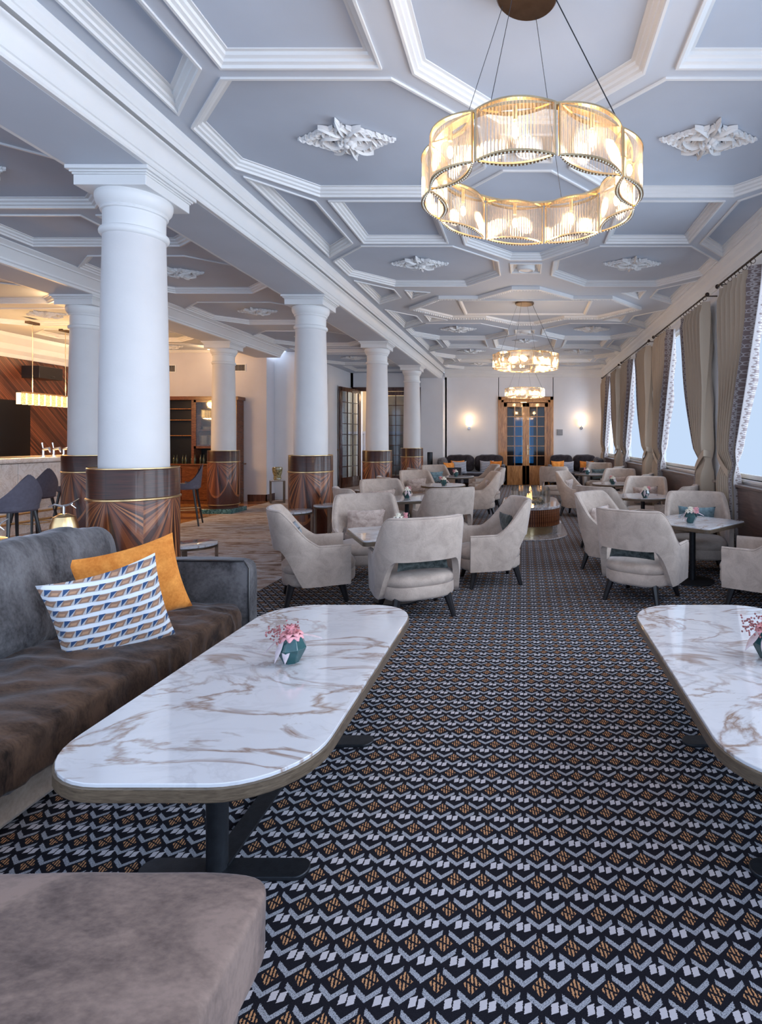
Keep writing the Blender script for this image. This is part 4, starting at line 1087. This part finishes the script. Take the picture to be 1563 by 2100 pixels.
# ---------------------------------------------------------------- bar side
t = thing('bar_counter', 'long cream onyx bar counter at the far left', 'bar counter', (0, 0, 0))
MB().box(-8.35, -7.42, 5.0, 10.6, 1.06, 1.14).build('countertop', 'onyx', t, bevel=.03, seg=4)
MB().box(-8.3, -7.56, 5.0, 10.55, 0, 1.06).build('bar_core', 'slot', t)
for k in range(7): MB().box(-7.56, -7.50, 5.02+k*.79, 5.80+k*.79, .0, .50).build('stone_panel', 'onyx', t, bevel=.003); MB().box(-7.56, -7.50, 5.02+k*.79, 5.80+k*.79, .505, 1.05).build('stone_panel', 'onyx', t, bevel=.003)
for z_, x_ in ((.34, -7.25), (.22, -7.22)): MB().tube([(x_, 5.0, z_), (x_, 10.6, z_)], .016, 10).build('foot_rail', 'brass', t, smooth=True)
for y_ in (6.0, 7.4, 8.9, 10.2): MB().tube([(-7.22, y_, .01), (-7.22, y_, .34), (-7.5, y_, .34)], .012, 8).build('rail_post', 'brass', t)
def stool(x, y, rz, lab, first=[None]):
    if first[0]:
        return dup(first[0], (x, y, 0), rz, lab)
    t = thing('bar_stool', lab, 'bar stool', (x, y, 0), rz, 'bar stools at the left')
    def shell(u, v):   # faces +Y, curved back
        a = (u-.5)*PI*1.15; r = .225
        sag = abs(math.sin(a))**1.3
        z = .62+.40*v*(1-.80*sag); fl = 1+.15*v
        return (r*math.sin(a)*fl, -r*math.cos(a)*fl*.95, z)
    mb = MB().grid(shell, 25, 8); mb.grid(lambda u, v: (lambda p: (p[0]*.9, p[1]*.9, p[2]))(shell(u, v)), 25, 8)
    mb.build('back_shell', 'stoolfab', t, smooth=True, angle=2)
    pad_mb(.21, .21, 2.6, [(.9, .60), (1, .62), (1.02, .66), (.95, .685), (.6, .695), (.1, .697)], 28).build('seat', 'stoolfab', t, smooth=True)
    for a in (-1, 1):
        for b in (-1, 1): MB().tube([(a*.13, b*.13, .61), (a*.205, b*.215, 0)], [.019, .012], 8).build('leg', 'black', t, smooth=True)
    zf = .27; q = [(.172*a, .18*b, zf) for a, b in ((-1, -1), (1, -1), (1, 1), (-1, 1))]
    MB().tube(q, .008, 6, closed=True).build('footrest', 'brass', t)
    first[0] = t; return t
stool(-5.75, 6.20, math.radians(78), 'nearest grey purple bar stool at left picture edge')
stool(-6.75, 7.60, math.radians(80), 'second bar stool partly behind the nearest stool')
stool(-7.0, 8.60, math.radians(90), 'bar stool with brown wooden look just left of bar column')
stool(-5.55, 9.05, math.radians(112), 'single bar stool standing right of the nearest column')
t = thing('beer_tap', 'chrome beer taps on the onyx counter', 'beer tap', (-7.85, 9.0, 1.14))
for k in range(3):
    MB().lathe([(.028, 0), (.028, .01), (.018, .02), (.018, .12)], (0, k*.2), 14).build('tap_column', 'chrome', t, smooth=True)
    MB().tube([(0, k*.2, .11), (.10, k*.2, .13), (.12, k*.2, .06)], [.022, .026, .012], 12).build('tap_body', 'chrome', t, smooth=True)
    if k < 2: MB().tube([(.0, k*.2, .12), (-.02, k*.2, .22)], [.008, .016], 10).build('tap_handle', 'chrome', t, smooth=True)
t = thing('linear_pendant', 'glowing long pendant of seeded glass blocks above the bar', 'pendant lamp', (-8.3, 9.05, 0))
MB().box(-.045, .045, 0, 1.30, 2.185, 2.205).build('top_rail', 'bronze', t)
sg = M('seeded_glow'); nn = sg.noise(60, 3, .6); sg.col((.3, .2, .1)); cc = sg.ramp(nn, (.4, (.28, .10, .03)), (.6, (1, .62, .28))); sg.l(cc, sg.b.inputs['Emission Color']); sg.set(es=1.1)
ge = emis('block_edge_glow', (1, .60, .25), 3.2)
for k in range(11):
    MB().box(-.03, .03, .018+k*.117, .100+k*.117, 2.0, 2.185).build('glass_block', sg.m, t)
    MB().box(-.032, .032, .100+k*.117, .131+k*.117, 1.995, 2.185).build('lit_edge', ge, t)
MB().box(-.032, .032, -.005, .014, 1.995, 2.185).build('lit_edge', ge, t)
for y_ in (.26, .93): MB().tube([(0, y_, 2.2), (0, y_, ZC3-.02)], .005, 6).build('rod', 'gold', t); MB().box(-.04, .04, y_-.10, y_+.10, ZC3-.04, ZC3-.001).build('canopy', 'bronze', t)
lamp('AREA', (0, .65, 1.97), 35, (1, .62, .28), .08, t, None, sy=1.2)
for y_ in (.2, .65, 1.1): lamp('POINT', (.12, y_, 2.35), 26, (1, .55, .20), .1, t)
tag(MB().box(-9.79, -9.76, 9.0, 10.9, .9, 2.17).build('dark_niche', 'tv'), 'black opening in the diagonal wood wall behind the bar', 'screen')
tag(MB().box(-9.8, -9.45, 10.75, 11.3, 2.62, 2.86).box(-9.44, -9.45, 11.0, 11.1, 2.66, 2.68).build('projector', 'black', bevel=.02), 'black projector box high on the diagonal wood wall', 'projector')
# back cabinet
t = thing('back_cabinet', 'mahogany glazed cabinet with counter behind the bar column', 'cabinet', (0, 12.6, 0))
MB().box(-8.3, -6.40, -.45, 0, 0, .85).build('lower_body', 'walnut', t, bevel=.004)
for k in range(5): MB().box(-8.28+k*.375, -7.92+k*.375, -.47, -.45, .08, .80).build('door', 'walnut', t, bevel=.004)
MB().box(-8.3, -6.34, -.48, 0, .85, .88).build('counter', 'walnut', t, bevel=.004)
MB().box(-8.3, -8.24, -.30, 0, .88, 2.33).box(-6.45, -6.40, -.30, 0, .88, 2.33).box(-7.42, -7.36, -.30, 0, .88, 2.33).box(-8.34, -6.36, -.33, 0, 2.30, 2.38).build('upper_frame', 'walnut', t, bevel=.004)
MB().box(-8.24, -6.45, -.02, 0, .88, 2.30).build('back_panel', 'tv', t)
for z_ in (1.28, 1.62, 1.95): MB().box(-7.36, -6.45, -.26, -.02, z_, z_+.02).build('shelf', 'walnut', t)
for z_ in (1.5, 1.85, 2.1): MB().box(-8.24, -7.42, -.24, -.02, z_, z_+.012).build('glass_shelf', 'oak', t)
MB().box(-7.35, -6.46, -.30, -.29, 1.24, 2.28).build('glass_door', 'glass', t)
MB().box(-7.36, -7.31, -.31, -.29, 1.22, 2.3).box(-6.5, -6.45, -.31, -.29, 1.22, 2.3).box(-7.36, -6.45, -.31, -.29, 1.22, 1.27).box(-7.36, -6.45, -.31, -.29, 2.25, 2.3).build('door_rim', 'walnut', t)
pl0 = None
for si_, (zz, xs, nn) in enumerate(((1.30, (-7.22, -7.02, -6.82), 13), (1.64, (-7.15, -6.95), 4), (1.97, (-7.15, -6.9), 5))):
    for xi, x_ in enumerate(xs):
        for k in range(nn):
            if pl0 is None:
                pl0 = MB().lathe([(.045, 0), (.05, .004), (.09, .012), (.092, .016), (.05, .007), (0, .006)], n=20, cap=False).build('plate', 'plate', smooth=True); q = pl0
            else: q = pl0.copy(); C.objects.link(q)
            q.location = (x_, 12.45, zz+k*.016)
            tag(q, '%s white plate up in the %s stack, %s shelf of the glazed cabinet' % (ORD[k], ('left', 'second', 'right')[xi], ('bottom', 'middle', 'top')[si_]), 'plate', 'plates in the %s stack on the %s cabinet shelf' % (('left', 'second', 'right')[xi], ('bottom', 'middle', 'top')[si_]))
gb = None
for k in range(16):
    x_ = -7.95+k*.10
    if gb is None: gb = MB().lathe([(.022, 0), (.026, .005), (.026, .11), (.010, .14), (.010, .19), (.012, .20)], n=12).build('bottle', plain('bottle_glass', (.05, .06, .04), .1), smooth=True); q = gb
    else: q = gb.copy(); C.objects.link(q)
    q.location = (x_, 12.32+.05*(k % 2), .88); tag(q, 'small dark bottle, %s from the left on the mahogany counter' % ORD[k], 'bottle', 'bottles on the mahogany counter')
# brass bells on a console behind the sofa
t = thing('console_table', 'narrow dark console behind the brown sofa', 'console table', (-3.10, 3.10, 0))
MB().box(-.18, .18, -.85, .58, .62, .655).build('tabletop', 'darkwood', t, bevel=.004)
for a in (-1, 1):
    for b in (-.80, .52): MB().box(a*.15-.02, a*.15+.02, b-.02, b+.02, 0, .62).build('leg', 'darkwood', t)
def bell(x, y, z, R, H, lab):
    t = thing('brass_bell', lab, 'bell', (x, y, z), 0, 'brass bells on the console')
    MB().lathe([(R, 0), (R*.97, .01), (R*.82, H*.18), (R*.68, H*.45), (R*.58, H*.75), (R*.46, H*.93), (R*.2, H), (0, H)], n=32, cap=False).build('bell_body', 'brass', t, smooth=True)
    h = MB().tube([(0, 0, H-.01), (0, 0, H+.05)], .008, 8)
    h.tube([(-.10, 0, H+.045), (-.06, 0, H+.06), (-.01, 0, H+.048), (.04, 0, H+.062), (.10, 0, H+.10)], [.004, .006, .008, .007, .003], 6)
    h.tube([(.045, 0, H+.062), (.07, .01, H+.035)], [.005, .002], 6); h.tube([(-.06, 0, H+.06), (-.07, .01, H+.03)], [.005, .002], 6)
    h.build('branch_handle', 'chrome', t, smooth=True)
bell(-2.97, 3.56, .655, .125, .27, 'tall brass bell with branch handle behind the sofa cushion')
bell(-3.02, 3.12, .655, .16, .20, 'wide low brass bell at the left picture edge')
# warm spots in the bar ceiling and by the corridor
for x_, y_ in ((-6.9, 12.1), (-8.9, 8.2), (-8.9, 11.4), (-6.55, 7.9)):  # last position is an added fill lamp that brightens the onyx counter front
    tt = thing('ceiling_spot', 'small recessed ceiling spot over the bar side, %s' % {12.1: 'near the cabinet', 8.2: 'left of the pendant', 11.4: 'by the projector', 7.9: 'added above the bar stools to brighten the counter'}[y_], 'spotlight', (x_, y_, ZC3), 0, 'recessed spots')
    MB().lathe([(.03, -.002), (.04, -.006), (.045, -.001)], n=16, cap=False).build('spot_rim', 'mould', tt); MB().lathe([(.03, -.004), (.03, -.001)], n=16).build('spot_glass', 'spot', tt)
    lamp('POINT', (0, 0, -.12), 7 if y_ > 12 else 14, (1, .62, .30), .05, tt)
lamp('POINT', (-4.6, 17.9, 2.8), 22, (1, .66, .35), .1, name='corridor_light')
lamp('POINT', (0, 18.4, 2.5), 16, (1, .6, .3), .1, name='lobby_light')
